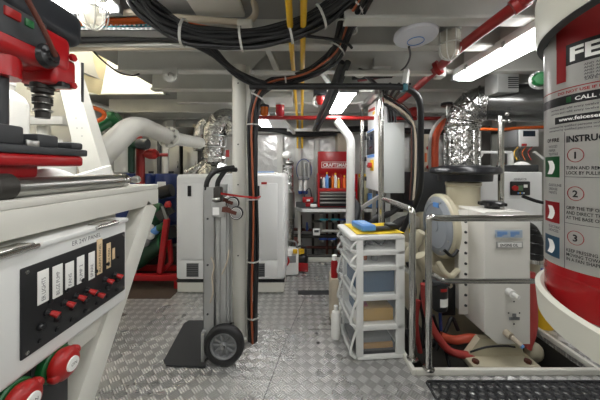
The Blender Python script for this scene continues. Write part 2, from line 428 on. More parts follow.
for k, (px, py) in enumerate(((47, 312.5), (63.5, 303), (75, 296.5), (86, 290.5), (95, 294), (104.5, 280), (114, 275))):
    y, z = onplate(px, py)
    sw = B().lathe([(.010, 0), (.010, .004), (.008, .005), (.006, .012), (0, .012)], (FX + .005, y, z), (1, 0, 0), 14).build('toggle_switch', blackp, fp)
    B().tube([V((FX + .015, y, z)), V((FX + .024, y + .004, z - .006)), V((FX + .031, y + .006, z - .010))], [.006, .0075, .008], 8).build('toggle_cap', redp, sw)
for k in range(7):
    y = .672 + k * .047
    B().lathe([(.009, 0), (.009, .006), (.006, .010), (0, .010)], (FX + .005, y, .845 if k % 2 else .85), (1, 0, 0), 14).build('breaker_button', blackp, fp)
    B().lathe([(.006, 0), (.006, .004), (0, .005)], (FX + .005, y, .815), (1, 0, 0), 12).build('fuse_cap', blackp, fp)
for k in range(6):
    y = .70 + k * .052
    B().lathe([(.006, 0), (.006, .004), (0, .005)], (FX + .005, y, .90 + .006 * k), (1, 0, 0), 12).build('indicator_lamp', blackp, fp)
y0, _z = onplate(69, 240)
B().text('ER 24V PANEL', .019, lambda u, v: V((FX + .0006, .772 + u, 1.024 + v)), sx=.95).build('title_lettering', inkgrey, t)

# two battery isolator switches
def isolator(y, z, label):
    t = thing('battery_isolator', label, 'isolator switch', (FX, y, z), 'battery isolator switches')
    B().bx(FX - .09, FX - .025, y - .055, y + .055, z - .16, z + .052, .004).build('mounting_plate', blackmetal, t)
    B().lathe([(.046, 0), (.046, .018), (.042, .022), (0, .022)], (FX - .026, y, z), (1, 0, 0)).build('base_ring', green, t)
    k = B().lathe([(.030, 0), (.038, .004), (.042, .016), (.040, .026), (.030, .036), (.018, .040), (0, .040)], (FX - .006, y, z), (1, 0, 0))
    k.box((FX + .012, y, z), (.030, .094, .026), rotx(.5), .010, 3)
    k = k.build('knob', redp, t)
    d = B().lathe([(.019, 0), (.018, .004), (0, .0045)], (FX + .0335, y, z), (1, 0, 0)).build('centre_disc', paper, k)
    B().text('ON', .012, lambda u, v: V((FX + .0384, y + u - .009, z + v - .004))).build('lettering', ink, k)
isolator(.735, .712, 'red battery isolator knob under the switch panel, farther one')
isolator(.625, .705, 'red battery isolator knob under the switch panel, nearer one')
pipe('battery_cable', cable, [V((FX - .05, .70, .6)), V((FX - .05, .72, .45)), V((FX - .1, .74, .3))], .012, 'thick black battery cable hanging below the isolator knobs', 'cable')
pipe('signal_cable', redhose, [V((FX - .04, .68, .6)), V((FX - .03, .685, .45)), V((FX - .06, .69, .3))], .006, 'thin pink cable hanging beside the black battery cable', 'cable')

# stainless shaft lying along the bench edge
t = thing('steel_shaft', 'polished stainless shaft lying along the bench edge', 'shaft', (-.735, .85, 1.172))
B().cyl((-.735, .55, 1.1985), (-.735, 1.09, 1.1985), .0262, seg=24).build('bar', brushed, t)
B().lathe([(.0262, 0), (.028, .003), (.028, .03), (.022, .034), (0, .034)], (-.735, 1.085, 1.1985), (0, 1, 0)).build('end_cap', steel, t)
B().lathe([(.030, 0), (.034, .004), (.034, .045), (.030, .05)], (-.735, .625, 1.2025), (0, 1, 0)).build('coupling', dirtym, t)
B().lathe([(.012, 0), (.012, .07), (.017, .072), (.017, .09), (0, .09)], (-.735, 1.118, 1.1985), (0, 1, 0), 12).build('threaded_stub', brushed, t)

# crumpled cloth and paper behind the shaft
random.seed(3)
def cl(u, v):
    return V((-.93 + .155 * v, .60 + .48 * u, 1.176 + .075 * math.sin(PI * v) * (.55 + .45 * math.sin(5 * u + 3 * v) ** 2) * min(1, 6 * u, 6 * (1 - u))))
B().sheet(cl, 24, 14, (0, 0, -.003)).solo('cleaning_cloth', whitecloth, 'crumpled white cloth lying on the workbench behind the shaft', 'cloth')
B().prism(PP((72, 177, 1.06), (111, 165.5, 1.2), (110, 174, 1.2)), (-.03, .012, 0)).solo('folded_paper', paper, 'white folded paper wedge behind the end of the shaft', 'paper')

# drill press at the far left: head over the bench
t = thing('drill_press', 'red bench drill press with black belt cover at the upper left', 'drill press', (-.80, .78, 1.172))
B().cyl((-.80, .70, 1.172), (-.80, .70, 1.70), .026, seg=20).build('column', dgrey, t)
q = B(); q.bx(-.88, -.715, .62, .885, 1.255, 1.288, .010, 3); q.bx(-.86, -.74, .64, .76, 1.222, 1.30, .012, 3)
tb = q.build('table', red, t)
B().bx(-.89, -.775, .62, .84, 1.172, 1.186, .004).build('base', dgrey, t)
q = B(); q.bx(-.865, -.735, .62, .87, 1.54, 1.67, .03, 4); q.bx(-.85, -.738, .80, .885, 1.505, 1.60, .014, 3); q.cyl((-.80, .70, 1.49), (-.80, .70, 1.56), .05)
hd = q.build('head', red, t)
q = B(); q.lathe([(.036, 0), (.030, .014), (.018, .018), (.016, .026), (0, .026)], (-.737, .775, 1.575), (1, 0, 0)); q.build('depth_dial', blackp, hd)
B().bx(-.742, -.728, .66, .70, 1.63, 1.655, .004).build('stop_button', redp, hd)
B().bx(-.742, -.729, .71, .735, 1.63, 1.652, .004).build('start_button', green, hd)
B().bx(-.745, -.733, .60, .775, 1.585, 1.665, .004).build('switch_plate', dgrey, hd)
q = B()
for k in range(3):
    a = .5 + k * 2.094; q.cyl((-.715, .775, 1.575), (-.69, .775 + .10 * math.cos(a), 1.575 + .10 * math.sin(a)), .005, seg=8)
fh = B().tube(spline([V((-.71, .775, 1.575)), V((-.69, .72, 1.62)), V((-.68, .65, 1.69))]), .0065, 10).build('feed_handle', rust, hd)
B().ball((-.68, .648, 1.692), .016).build('handle_ball', redp, fh)
for (y, z) in ((.86, 1.605), (.86, 1.515)):
    B().lathe([(.012, 0), (.012, .010), (0, .011)], (-.736, y, z), (1, 0, 0), 6).build('bolt', red, hd)
B().cyl((-.725, .89, 1.47), (-.725, .89, 1.60), .004, seg=8).build('depth_rod', blackp, hd)
B().bx(-.87, -.728, .56, .91, 1.648, 1.76, .035, 5).build('belt_cover', mat('cover_charcoal', (40, 42, 46), .28, var=.05), t)
q = B(); q.lathe([(.0, 0), (.018, 0), (.020, .04), (.025, .042), (.025, .06), (.018, .062), (.018, .075), (.027, .078), (.027, .088), (.030, .09), (.030, .105)], (-.80, .83, 1.405), seg=20)
ch = q.build('chuck', dirtym, t)
for k in range(3): B().torus((-.80, .83, 1.428 + k * .022), .022, .0035).build('collar_ring', brushed, ch)
q = B(); q.bx(-.845, -.725, .815, .845, 1.500, 1.516, .004); q.build('collar_bracket', blackp, t)

# grey machine vise on the drill table
t = thing('machine_vise', 'dark grey machine vise standing on the red drill press table', 'vise', (-.79, .77, 1.288))
B().bx(-.86, -.715, .62, .90, 1.288, 1.310, .004).build('vise_bed', dgrey, t)
B().bx(-.86, -.722, .61, .70, 1.310, 1.358, .006).build('fixed_jaw', dgrey, t)
B().bx(-.86, -.722, .735, .80, 1.310, 1.345, .006).build('moving_jaw', dgrey, t)
B().bx(-.86, -.722, .845, .89, 1.310, 1.332, .006).build('end_block', dgrey, t)
B().cyl((-.79, .78, 1.325), (-.79, .93, 1.325), .008).build('screw_spindle', brushed, t)
B().bx(-.722, -.716, .70, .735, 1.30, 1.325, .002).build('jaw_plate', brushed, t)

# white plastic boxes behind the drill press
for i, (x, y, z0, z1, w_, lb) in enumerate(((-1.27, 1.15, 1.172, 1.62, .075, 'tall white plastic container behind the drill press column'), (-1.12, 1.20, 1.172, 1.36, .09, 'short white plastic container behind the drill press vise'))):
    t = thing('plastic_container', lb, 'container', (x, y, z0), 'white plastic containers on the bench')
    B().lathe([(0, 0), (w_ * .95, 0), (w_, .012), (w_, (z1 - z0) * .8), (w_ * .85, (z1 - z0) * .86), (w_ * .4, (z1 - z0) * .92), (w_ * .4, (z1 - z0))], (x, y, z0)).build('bottle_body', smoked, t)
    B().lathe([(w_ * .45, 0), (w_ * .45, .03), (0, .032)], (x, y, z1 - .012)).build('cap', white, t)

# hull bracket: sloped white plate rising behind the bench
q = B(); q.prism(PP((80.5, 178, 1.45), (40, 3, 1.45), (54, 3, 1.45), (67, 55, 1.45), (104, 178, 1.45)), (0, .02, 0))
t = q.solo('sloped_bracket', cream, 'sloped white plate bracket rising behind the workbench end', 'bracket')
q = B(); q.prism(PP((104, 178, 1.45), (67, 55, 1.45), (68, 55, 1.45), (105.5, 178, 1.45)), (0, .07, 0)); q.build('flange', cream, t)
for (px, py) in ((76, 118), (82, 128), (82, 136), (77, 128)):
    p = P(px, py, 1.448); B().lathe([(.004, 0), (0, .002)], p, (0, -1, 0), 8).build('screw', brushed, t)
B().bar(P(0, 121, 1.7), P(66, 121, 1.7), .05, .05, bev=.003).solo('cross_rail', cream, 'white horizontal rail passing behind the drill press', 'rail')
t = B().bar(P(30, 87, 1.9), P(60, 88, 1.9), .05, .05, bev=.003).solo('cross_rail', pipebeige, 'beige short rail behind the drill press chuck', 'rail')
B().cyl(P(44, 358.5, 1.75), P(44, 60, 1.75), .035).solo('stanchion_pipe', cream, 'white upright pipe behind the drill press chuck', 'pipe')
for i, z in enumerate((66, 72, 79)):
    pass
t = thing('vent_hose', 'ribbed beige flexible hose behind the sloped bracket', 'hose', P(70, 172, 1.62))
q = B(); pts = spline(PP((58, 150, 1.62), (64, 162, 1.62), (70, 175, 1.62), (74, 186, 1.62)))
q.tube(pts, .052, 14); q.build('hose_body', pipebeige, t)
for p in pts[1::3]: B().torus(p, .054, .006, (.4, 0, -1), 20, 6).build('hose_rib', pipebeige, t)
# ============================================================ PILLAR, HAND TRUCK
t = thing('steel_pillar', 'white round steel pillar standing on the deck behind the hand truck', 'pillar', (-.445, 1.97, 0))
B().cyl((-.445, 1.97, 0), (-.445, 1.97, 2.0), .052, seg=28).build('post', cream, t)
B().bx(-.395, -.367, 1.955, 1.985, 0, 2.0, .003).build('cable_rail', cream, t)
for z in (.55, 1.0, 1.35, 1.7): B().bx(-.40, -.385, 1.96, 1.98, z, z + .03).build('rail_lug', cream, t)
for z in (.62, 1.13, 1.42, 1.86): B().lathe([(.006, 0), (.005, .003), (0, .003)], (-.445, 1.919, z), (0, -1, 0), 10).build('bolt_plug', dgrey, t)
B().prism([(-.53, 1.97, 1.98), (-.36, 1.97, 1.98), (-.20, 1.97, 2.14), (-.62, 1.97, 2.14)], (0, .012, 0)).build('knee_plate', beamm, t)
B().lathe([(.08, 0), (.08, .012), (.06, .014), (.055, .02)], (-.445, 1.97, 0)).build('foot_flange', cream, t)

t = thing('hand_truck', 'folded aluminium hand truck with black tyres standing against the pillar', 'hand truck', (-.55, 1.88, 0))
def channel(x0, x1, y0, y1, z0, z1, w=.004):
    q = B(); q.bx(x0, x1, y0, y0 + w, z0, z1); q.bx(x0, x0 + w, y0, y1, z0, z1); q.bx(x1 - w, x1, y0, y1, z0, z1); return q
channel(-.628, -.557, 1.735, 1.765, .10, 1.126).build('side_rail', alu, t)
channel(-.628, -.557, 2.03, 2.06, .10, 1.126).build('side_rail', alu, t)
q = B(); q.tube(fillet([V((-.53, 1.75, .15)), V((-.53, 1.75, 1.03)), V((-.53, 2.045, 1.03)), V((-.53, 2.045, .15))], .06), .014); q.build('fold_frame', alu, t)
q = B(); q.tube(fillet([V((-.475, 1.75, .20)), V((-.475, 1.75, .98)), V((-.475, 1.83, .98)), V((-.475, 1.83, .20))], .04), .012); q.build('telescopic_frame', alu, t)
q = B(); q.bx(-.549, -.520, 1.742, 1.752, .12, 1.06, .002); q.build('flat_bar', alu, t)
q = B(); q.bx(-.512, -.478, 1.722, 1.732, .20, 1.0, .002); q.build('flat_bar', alu, t)
for z in (.25, .50, .78, 1.05): B().bx(-.62, -.57, 1.765, 2.03, z, z + .03, .004).build('cross_bar', alu, t)
for z in (.30, .62, .92): B().lathe([(.007, 0), (.006, .004), (0, .005)], (-.60, 1.734, z), (0, -1, 0), 10).build('rivet', dgrey, t)
for (dx, dd) in ((0, 0), (11, .05)):
    pts = PP((206 + dx, 190, 1.75 + dd), (207 + dx, 182, 1.75 + dd), (211 + dx, 175, 1.76 + dd), (219 + dx * .7, 170, 1.78 + dd), (234 + dx * .2, 167.5 + dx * .2, 1.84 + dd))
    B().tube(spline(pts), .0165, 12).build('handle_grip', black, t)
q = B(); q.bx(*[P(211.5, 0, 1.72).x, P(225, 0, 1.72).x], 1.715, 1.735, P(0, 217, 1.72).z, P(0, 202, 1.72).z, .003)
pl = q.build('hinge_plate', alu, t)
q = B(); q.bx(P(212.5, 0, 1.71).x, P(219, 0, 1.71).x, 1.7125, 1.715, P(0, 215, 1.71).z, P(0, 207.5, 1.71).z); q.build('label_plate', paper, pl)
q = B(); q.bx(P(213, 0, 1.72).x, P(221, 0, 1.72).x, 1.715, 1.78, P(0, 203, 1.72).z, P(0, 187, 1.72).z, .012); q.build('lock_housing', dirtym, t)
q = B(); q.tube(spline(PP((213, 200, 1.70), (217, 199.5, 1.695), (220, 199, 1.70))), .012, 10); q.build('lock_lever', brushed, t)
def caster(px, py, d):
    c = P(px, py, d)
    w_ = B().lathe([(.030, -.014), (.040, -.013), (.043, -.008), (.043, .008), (.040, .013), (.030, .014)], c, (0, 1, 0), 24).build('caster_wheel', black, t)
    B().lathe([(.0, -.016), (.012, -.016), (.03, -.012), (.03, .012), (.012, .016), (0, .016)], c, (0, 1, 0), 20).build('caster_hub', alu, w_)
    B().torus(c + V((0, -.0135, 0)), .034, .0022, (0, 1, 0), 24, 6).build('rim_ring', paper, w_)
    a = P(px - 12, py - 4, d)
    q = B(); q.bar(a + V((0, -.02, 0)), c + V((.004, -.02, 0)), .004, .022); q.bar(a + V((0, .02, 0)), c + V((.004, .02, 0)), .004, .022); q.bar(a + V((-.01, 0, 0)), a + V((.012, 0, -.003)), .046, .03)
    q.build('caster_fork', rust, t)
caster(236.5, 213, 1.70); caster(233, 203, 1.80)
def wheel(y):
    c = V((-.482, y, .127))
    w_ = B().lathe([(.085, -.024), (.092, -.03), (.112, -.031), (.122, -.024), (.127, -.010), (.127, .010), (.122, .024), (.112, .031), (.092, .03), (.085, .024)], c, (0, 1, 0), 40).build('tyre', black, t)
    for k in range(36):
        pass
    q = B(); q.lathe([(.088, -.020), (.080, -.026), (.074, -.022), (.070, -.008), (.070, .008), (.074, .022), (.088, .020)], c, (0, 1, 0), 36)
    q.build('rim', greypl, w_)
    q = B(); q.lathe([(.0, -.024), (.014, -.024), (.022, -.016), (.024, .016), (0, .024)], c, (0, 1, 0), 20)
    for k in range(10):
        a = 2 * PI * k / 10; r = V((math.cos(a), 0, math.sin(a)))
        q.bar(c + r * .018, c + r * .074, .016, .018, (0, 1, 0), .003)
    q.lathe([(.072, .004), (.072, .010), (0, .010), (0, .004)], c, (0, 1, 0), 24)
    q.build('spoked_disc', greypl, w_)
    B().lathe([(.012, -.026), (.010, -.03), (0, -.031)], c, (0, 1, 0), 16).build('hub_cap', dgrey, w_)
wheel(1.70); wheel(2.09)
B().cyl((-.482, 1.66, .127), (-.482, 2.12, .127), .010).build('axle', brushed, t)
for y in (1.76, 2.03): B().prism([(-.63, y, .03), (-.455, y, .10), (-.455, y, .16), (-.55, y, .40), (-.63, y, .40)], (0, .006, 0)).build('axle_bracket', alu, t)
q = B()
pl = [P(166, 367, 334 / 199), P(205.5, 369, 334 / 201), P(206, 362, 334 / 194), P(207, 326, 334 / 158), P(206, 322, 334 / 154), P(189, 322, 334 / 154), P(184, 325, 334 / 157), P(163.5, 363, 334 / 195)]
q.prism([V((p.x, p.y, .004)) for p in pl], (0, 0, .010)); q.build('toe_plate', ribmat, t)
q = B(); q.bx(-.632, -.612, 1.70, 2.08, .004, .20, .003); q.build('toe_hinge', alu, t)
q = B(); q.tube(spline(PP((211, 257, 1.72), (214, 266, 1.715), (212, 278, 1.715), (213, 292, 1.715), (210, 303, 1.72))), .005, 8); q.solo('frayed_rope', pipebeige, 'frayed white rope hanging on the hand truck frame', 'rope')
q = B(); q.tube(spline(PP((229, 250, 1.70), (227, 262, 1.69), (222, 274, 1.70))), .005, 8); q.solo('frayed_rope', pipebeige, 'short white rope end hanging right of the longer one', 'rope')
q = B()
a, c, e = P(221, 193.5, 1.70), P(238, 196, 1.80), P(257, 198, 1.84)
q.bar(a, c, .003, .013, (0, 0, 1)); q.bar(c, e, .003, .013, (0, 0, 1)); q.bar(e, e + V((.01, .1, .0)), .003, .013)
q.solo('tie_strap', redp, 'red strap tying the hand truck to the pillar cables', 'strap')

# ============================================================ GENERATOR ENCLOSURE
gx0, gx1, gy0, gy1 = -1.235, -.15, 2.65, 3.55
t = thing('generator_enclosure', 'big white sound enclosure with two doors behind the pillar', 'generator', ((gx0 + gx1) / 2, 3.1, 0))
B().bx(gx0 + .01, gx1 - .01, gy0 + .012, gy1, .008, .115, .006).build('plinth', cream, t)
B().bx(gx0 + .004, gx1 - .004, gy0 + .006, gy1 - .005, .112, .135).build('base_gasket', blackp, t)
B().bx(gx0, gx1, gy0, gy1, .135, 1.185, .035, 5).build('enclosure_shell', genw, t)
for (xa, xb, hx, gx) in ((gx0 + .045, -.70, P(190, 0, gy0).x, P(193, 0, gy0).x), (-.66, gx1 - .075, P(258, 0, gy0).x, P(259, 0, gy0).x)):
    dr = B().bx(xa, xb, gy0 - .012, gy0 + .004, .345, 1.10, .005).build('door_panel', genw, t)
    B().bx(hx - .018, hx + .018, gy0 - .020, gy0 - .010, .97, 1.075, .008, 3).build('door_latch', blackp, dr)
    lp = B().bx(xa, xb, gy0 - .010, gy0 + .004, .155, .335, .004).build('lower_panel', genw, t)
    gr = B(); gr.bx(gx - .06, gx + .06, gy0 - .013, gy0 - .009, .175, .31)
    gr = gr.build('air_grille', greypl, lp)
    q = B()
    for k in range(7): q.bx(gx - .055, gx + .055, gy0 - .018, gy0 - .012, .182 + k * .018, .190 + k * .018)
    q.build('grille_slats', dgrey, lp)
B().bx(P(261.5, 0, gy0).x, P(267, 0, gy0).x, gy0 - .0135, gy0 - .0125, P(0, 184.3, gy0).z, P(0, 182, gy0).z).build('warning_sticker', redp, t)
B().bx(P(261.5, 0, gy0).x, P(267, 0, gy0).x, gy0 - .0135, gy0 - .0125, P(0, 188.5, gy0).z, P(0, 184.4, gy0).z).build('white_sticker', paper, t)
B().bx(gx1 - .001, gx1 + .008, gy0 + .12, gy1 - .12, .2, 1.1, .004).build('end_panel', genw, t)
B().bx(-.62, -.25, 2.85, 3.05, 1.186, 1.20, .004).solo('manual', paper, 'open white papers lying on top of the white enclosure', 'paper')
B().box((-.42, 2.95, 1.206), (.26, .10, .01), rotz(.2)).solo('clipboard', lblue, 'pale blue folder lying on the papers on the enclosure', 'folder')

# silver wrapped exhaust rising from the enclosure
ex = thing('wrapped_exhaust', 'silver foil wrapped exhaust rising from the white enclosure', 'exhaust', P(214, 173, 3.15))
ed = 3.15
B().lathe([(.22, 0), (.19, .05), (.12, .13), (.10, .16)], P(214, 173.5, ed) + V((0, 0, 0)), seg=24).build('bell_jacket', foilpipe, ex)
B().tube([P(214, 162, ed), P(214, 146, ed), P(215, 130, ed), P(220, 119, ed)], [.13, .13, .14, .12], 18).build('riser_jacket', foilpipe, ex)
B().tube(spline(PP((216, 128, ed), (224, 120, ed), (234, 122, ed), (236, 135, ed))), .13, 16).build('elbow_jacket', foilpipe, ex)
B().tube(spline(PP((208, 122, ed), (202, 130, ed), (200, 142, ed), (201, 150, ed))), .085, 14).build('side_jacket', foilpipe, ex)
B().tube(spline(PP((188, 174, ed - .1), (196, 170, ed - .1), (205, 164, ed - .05), (212, 158, ed))), .06, 12).build('flexible_jacket', foilpipe, ex)
for py in (158, 147, 136): B().torus(P(214.3, py, ed), .138, .010, seg=24, n=6).build('clamp_band', steel, ex)
B().bx(P(226, 0, 3).x, P(229, 0, 3).x, 2.99, 3.01, P(0, 157, 3).z, P(0, 150, 3).z).build('red_tag', redp, ex)

# wall panels and gauge gear left of the exhaust
for i, (a, c, y0_, y1_) in enumerate(((164, 180, 138, 176), (182, 198, 142, 178))):
    x0_, x1_ = P(a, 0, 3.9).x, P(c, 0, 3.9).x
    t = thing('wall_locker', ('grey metal wall locker behind the blue drums, left one', 'grey metal wall locker left of the wrapped exhaust')[i], 'locker', ((x0_ + x1_) / 2, 4.0, .8), 'grey wall lockers')
    B().bx(x0_, x1_, 3.92, 4.11, .8, CH + (168 - y0_) / 267 * 3.9, .006).build('locker_body', dirtym, t)
    dd = B().bx(x0_ + .012, x1_ - .012, 3.905, 3.922, .82, CH + (168 - y0_) / 267 * 3.9 - .02, .004).build('locker_door', brushed, t)
    B().bx(x1_ - .04, x1_ - .025, 3.89, 3.906, 1.25, 1.35, .003).build('handle', steel, dd)
B().bx(P(194, 0, 3.6).x, P(199, 0, 3.6).x, 3.55, 3.65, P(0, 135, 3.6).z, P(0, 125, 3.6).z, .006).solo('relay_box', pipebeige, 'small beige relay box above the grey lockers', 'box')
B().bx(P(164, 0, 3.5).x, P(194, 0, 3.5).x, 3.5, 3.62, P(0, 135, 3.5).z, P(0, 127, 3.5).z, .01).solo('wiring_duct', black, 'black wiring duct under the ceiling above the grey lockers', 'duct')

# insulated silver pipe at the right side of the enclosure
t = thing('lagged_pipe', 'silver lagged upright pipe beside the right end of the white enclosure', 'pipe', P(288, 268, 3.35))
q = B(); q.cyl(P(288, 268, 3.35), P(288, 218, 3.35), .075); q.build('lower_lagging', foilpipe, t)
q = B(); q.cyl(P(288, 218, 3.35), P(288, 192, 3.35), .085); q.build('metal_sleeve', brushed, t)
q = B(); q.cyl(P(288, 192, 3.35), P(288, 165, 3.35), .07); q.build('upper_lagging', foilpipe, t)
q = B(); q.torus(P(280.5, 187, 3.28), .045, .012, (0, 1, 0), squash=2.2); q.solo('pressure_line', blackp, 'black oval hose loop at the right end of the white enclosure', 'hose')

# ============================================================ BLUE DRUMS, RED STAND, GREEN PUMP
drums = []
for i, (px, d) in enumerate(((128, 3.35), (147, 3.30), (167, 3.25))):
    p = P(px, 0, d); lb = ('blue drum behind the sloped bench leg', 'blue drum behind the red upright pipe', 'blue drum right next to the white enclosure', '')[i]
    if i == 0:
        t = thing('blue_drum', lb, 'drum', (p.x, p.y, .35), 'blue drums along the back')
        B().lathe([(.0, 0), (.125, 0), (.13, .02), (.13, .26), (.136, .27), (.13, .28), (.13, .53), (.136, .54), (.13, .55), (.13, .80), (.12, .83), (.0, .835)], (p.x, p.y, .35), seg=28).build('drum_body', dblue, t)
        B().bx(p.x - .05, p.x + .05, p.y - .133, p.y - .128, 1.03, 1.09).build('drum_label', paper, t)
        B().lathe([(.03, 0), (.03, .03), (0, .03)], (p.x + .05, p.y, 1.18)).build('bung', black, t)
        d0 = t
    else: copy_tree(d0, V((p.x, p.y, .35)) - d0.location, lb)
B().bx(-2.45, -1.3, 3.05, 3.6, .0, .35, .01).solo('drum_plinth', dirtym, 'dark low plinth carrying the blue drums', 'plinth')
t = thing('pump_stand', 'red welded steel stand carrying the green pump', 'stand', P(160, 278, 2.8))
B().bx(-1.95, -1.26, 2.74, 2.80, .09, .15, .003).build('base_beam', red, t)
B().bx(-1.95, -1.26, 3.0, 3.04, .09, .15, .003).build('base_beam', red, t)
for x in (-1.9, -1.30): B().bx(x, x + .05, 2.75, 3.04, .0, .09, .003).build('foot', red, t)
B().bar(P(160, 273, 2.77), P(167, 219, 2.77), .05, .05, (0, 1, 0), .003).build('sloped_post', red, t)
B().bar(P(169.5, 240, 2.82), P(171, 262, 2.82), .035, .035, (0, 1, 0)).build('brace', red, t)
B().bar(P(171, 262, 2.82), P(164, 270, 2.82), .035, .035, (0, 1, 0)).build('brace', red, t)
B().bar(P(167, 219, 2.77), P(163, 206, 2.77), .03, .03, (0, 1, 0)).build('clamp_arm', brushed, t)
B().lathe([(0, 0), (.03, .0), (.035, .03), (.02, .06), (0, .06)], P(168, 207, 2.72)).build('red_knob', redp, t)
t = thing('green_pump', 'dark green pump with flanged pipe behind the red stand', 'pump', P(156, 268, 2.95))
B().tube(spline(PP((128, 266, 2.92), (140, 260, 2.92), (152, 250, 2.92), (163, 244, 2.92))), .085, 16).build('pump_barrel', dgreen, t)
q = B(); q.lathe([(.0, -.12), (.06, -.12), (.10, -.08), (.12, 0), (.10, .08), (.05, .10), (0, .10)], P(154, 213, 3.0), (1, .2, .1)); q.build('pump_head', green, t)
q = B(); q.cyl(P(156, 250, 2.97), P(156, 218, 2.97), .05); q.build('pump_neck', dgreen, t)
q = B(); q.lathe([(.11, 0), (.11, .02), (0, .02)], P(163, 243, 2.92), (1, 0, .3)); q.build('pump_flange', green, t)
q = B(); q.lathe([(.0, 0), (.07, 0), (.07, .05), (0, .05)], P(172, 232, 2.9), (0, 1, 0)); q.build('pulley', blackp, t)
for i, (px, py, m_) in enumerate(((150, 236, paper), (155, 231, lblue), (148, 230, paper), (160, 228, green), (145, 243, greypl))):
    p = P(px, py, 2.85); t = thing('rag', ('white rag stuffed behind the red stand', 'pale blue rag behind the red stand', 'small white rag above the green pump', 'green valve cap on the pump neck', 'grey rag low beside the green pump')[i], 'rag', p)
    q = B(); q.ball(p, .05, (1, .6, .8), 12); q.ball(p + V((.03, 0, .03)), .035, (1, .7, .9), 10); q.build('rag_cloth', m_, t)
q = B(); q.cyl(P(160, 193, 2.95), P(172, 190, 2.95), .07); q.solo('pump_motor', blackp, 'black motor lying behind the sloped bench leg', 'motor')
q = B(); q.bar(P(158, 217, 2.8), P(172, 208, 2.8), .04, .10); q.solo('belt_guard', dirtym, 'grey belt guard above the red stand', 'guard')

# ============================================================ DRAWER CART
cx0, cx1, cy0, cy1 = .352, .690, 1.72, 2.09
before = set(bpy.data.objects)
t = thing('drawer_cart', 'white plastic cart of five clear drawers standing beside the stainless rail', 'drawer cart', ((cx0 + cx1) / 2, 1.9, 0))
zs = [CH + (168 - y) / 267 * 1.72 for y in (240, 253.5, 269, 299, 329, 360)]       # shelf lines, top to bottom
def lvl(z): return z
q = B(); q.bx(cx0 - .03, cx1, cy0 - .005, cy1 + .005, zs[0] - .006, zs[0] + .026, .012, 3); q.build('cart_top', white, t)
for z in zs[1:]:
    q = B(); q.bx(cx0 + .02, cx1, cy0, cy1, max(.004, z - .020), z + .018, .008); q.build('shelf_frame', white, t)
for y in (cy0, cy1 - .022):
    q = B(); q.bx(cx1 - .06, cx1, y, y + .022, 0.03, zs[0], .006); q.build('rear_post', white, t)
    q = B(); q.bx(cx0 + .012, cx0 + .06, y, y + .022, 0.03, zs[0], .006); q.build('front_post', white, t)
    q = B(); q.prism([(cx0 + .05, y + .008, .06), (cx1 - .06, y + .008, .06), (cx1 - .06, y + .008, zs[0]), (cx0 + .05, y + .008, zs[0])], (0, .003, 0)); q.build('side_window', clearp, t)
q = B(); q.bx(cx1 - .012, cx1, cy0 + .02, cy1 - .02, .04, zs[0]); q.build('back_panel', white, t)
q = B(); q.bx(cx0 + .02, cx1 - .02, cy0 + .02, cy1 - .02, .0, .05, .01); q.build('plinth', dgrey, t)
for k in range(5):
    zt, zb = zs[k] - .012, zs[k + 1] + .012; h = zt - zb
    def front(u, v, zt=zt, zb=zb, h=h):   # bulging lower part, set back at the top
        z = zb + h * v; bul = .014 + .055 * (1 - v) ** .7 * min(1, (v + .05) * 5)
        return V((cx0 + .02 - bul + .012 * (abs(2 * u - 1) ** 4), cy0 + .004 + (cy1 - cy0 - .008) * u, z))
    d = B().sheet(front, 12, 10, (.003, 0, 0)).build('drawer_front', clearp, t)
    q = B(); q.tube([front(i / 12, 1.0) for i in range(13)], .010, 8); q.build('drawer_lip', white, d)
    q = B(); q.tube([front(i / 12, 0.0) for i in range(13)], .011, 8); q.build('drawer_bottom_rim', white, d)
    for u_ in (0, 1):
        q = B(); q.tube([front(u_, i / 8) for i in range(9)], .008, 8); q.build('drawer_edge', white, d)
    q = B(); q.bx(cx0 + .03, cx1 - .03, cy0 + .03, cy1 - .03, zb, zb + .003); q.build('drawer_floor', clearp, d)
# what lies in the drawers
def inbox(x0, x1, y0, y1, k, h, m_, name, label, cat, z_=0):
    zb = zs[k + 1] + .0195 + z_
    q = B(); q.bx(x0, x1, y0, y1, zb, zb + h, .008); return q.solo(name, m_, label, cat)
inbox(.385, .635, 1.755, 2.04, 2, .165, drawer_blue, 'folded_overall', 'dark blue folded overall in the tall middle drawer of the cart', 'clothes')
inbox(.41, .63, 1.76, 1.90, 3, .085, mat('ochre_box', (190, 150, 62), .6), 'ochre_parts_box', 'ochre yellow parts box in the fourth drawer of the cart', 'box')
inbox(.40, .62, 1.91, 2.03, 3, .155, mat('denim_bag', (60, 98, 128), .7), 'blue_pouch', 'blue pouch at the back of the fourth drawer of the cart', 'pouch')
inbox(.40, .47, 1.79, 1.88, 3, .012, redp, 'red_card', 'small red card in the fourth drawer of the cart', 'card', .078)
inbox(.41, .63, 1.765, 1.93, 4, .05, mat('tan_box', (184, 138, 72), .6), 'tan_box', 'tan carton lying in the lowest drawer of the cart', 'box')
inbox(.40, .62, 1.77, 1.93, 4, .035, greypl, 'grey_case', 'grey case on top of the tan carton in the lowest drawer', 'case', .052)
inbox(.45, .60, 1.95, 2.04, 4, .09, mat('grey_green', (120, 130, 122), .6), 'spare_filter', 'grey green spare filter box at the back of the lowest drawer', 'box')
inbox(.40, .62, 1.95, 2.05, 0, .045, dgrey, 'dark_pouch', 'dark grey pouch at the back of the top drawer of the cart', 'pouch')
inbox(.40, .62, 1.95, 2.05, 1, .05, dgrey, 'dark_pouch', 'dark grey pouch at the back of the second drawer of the cart', 'pouch')
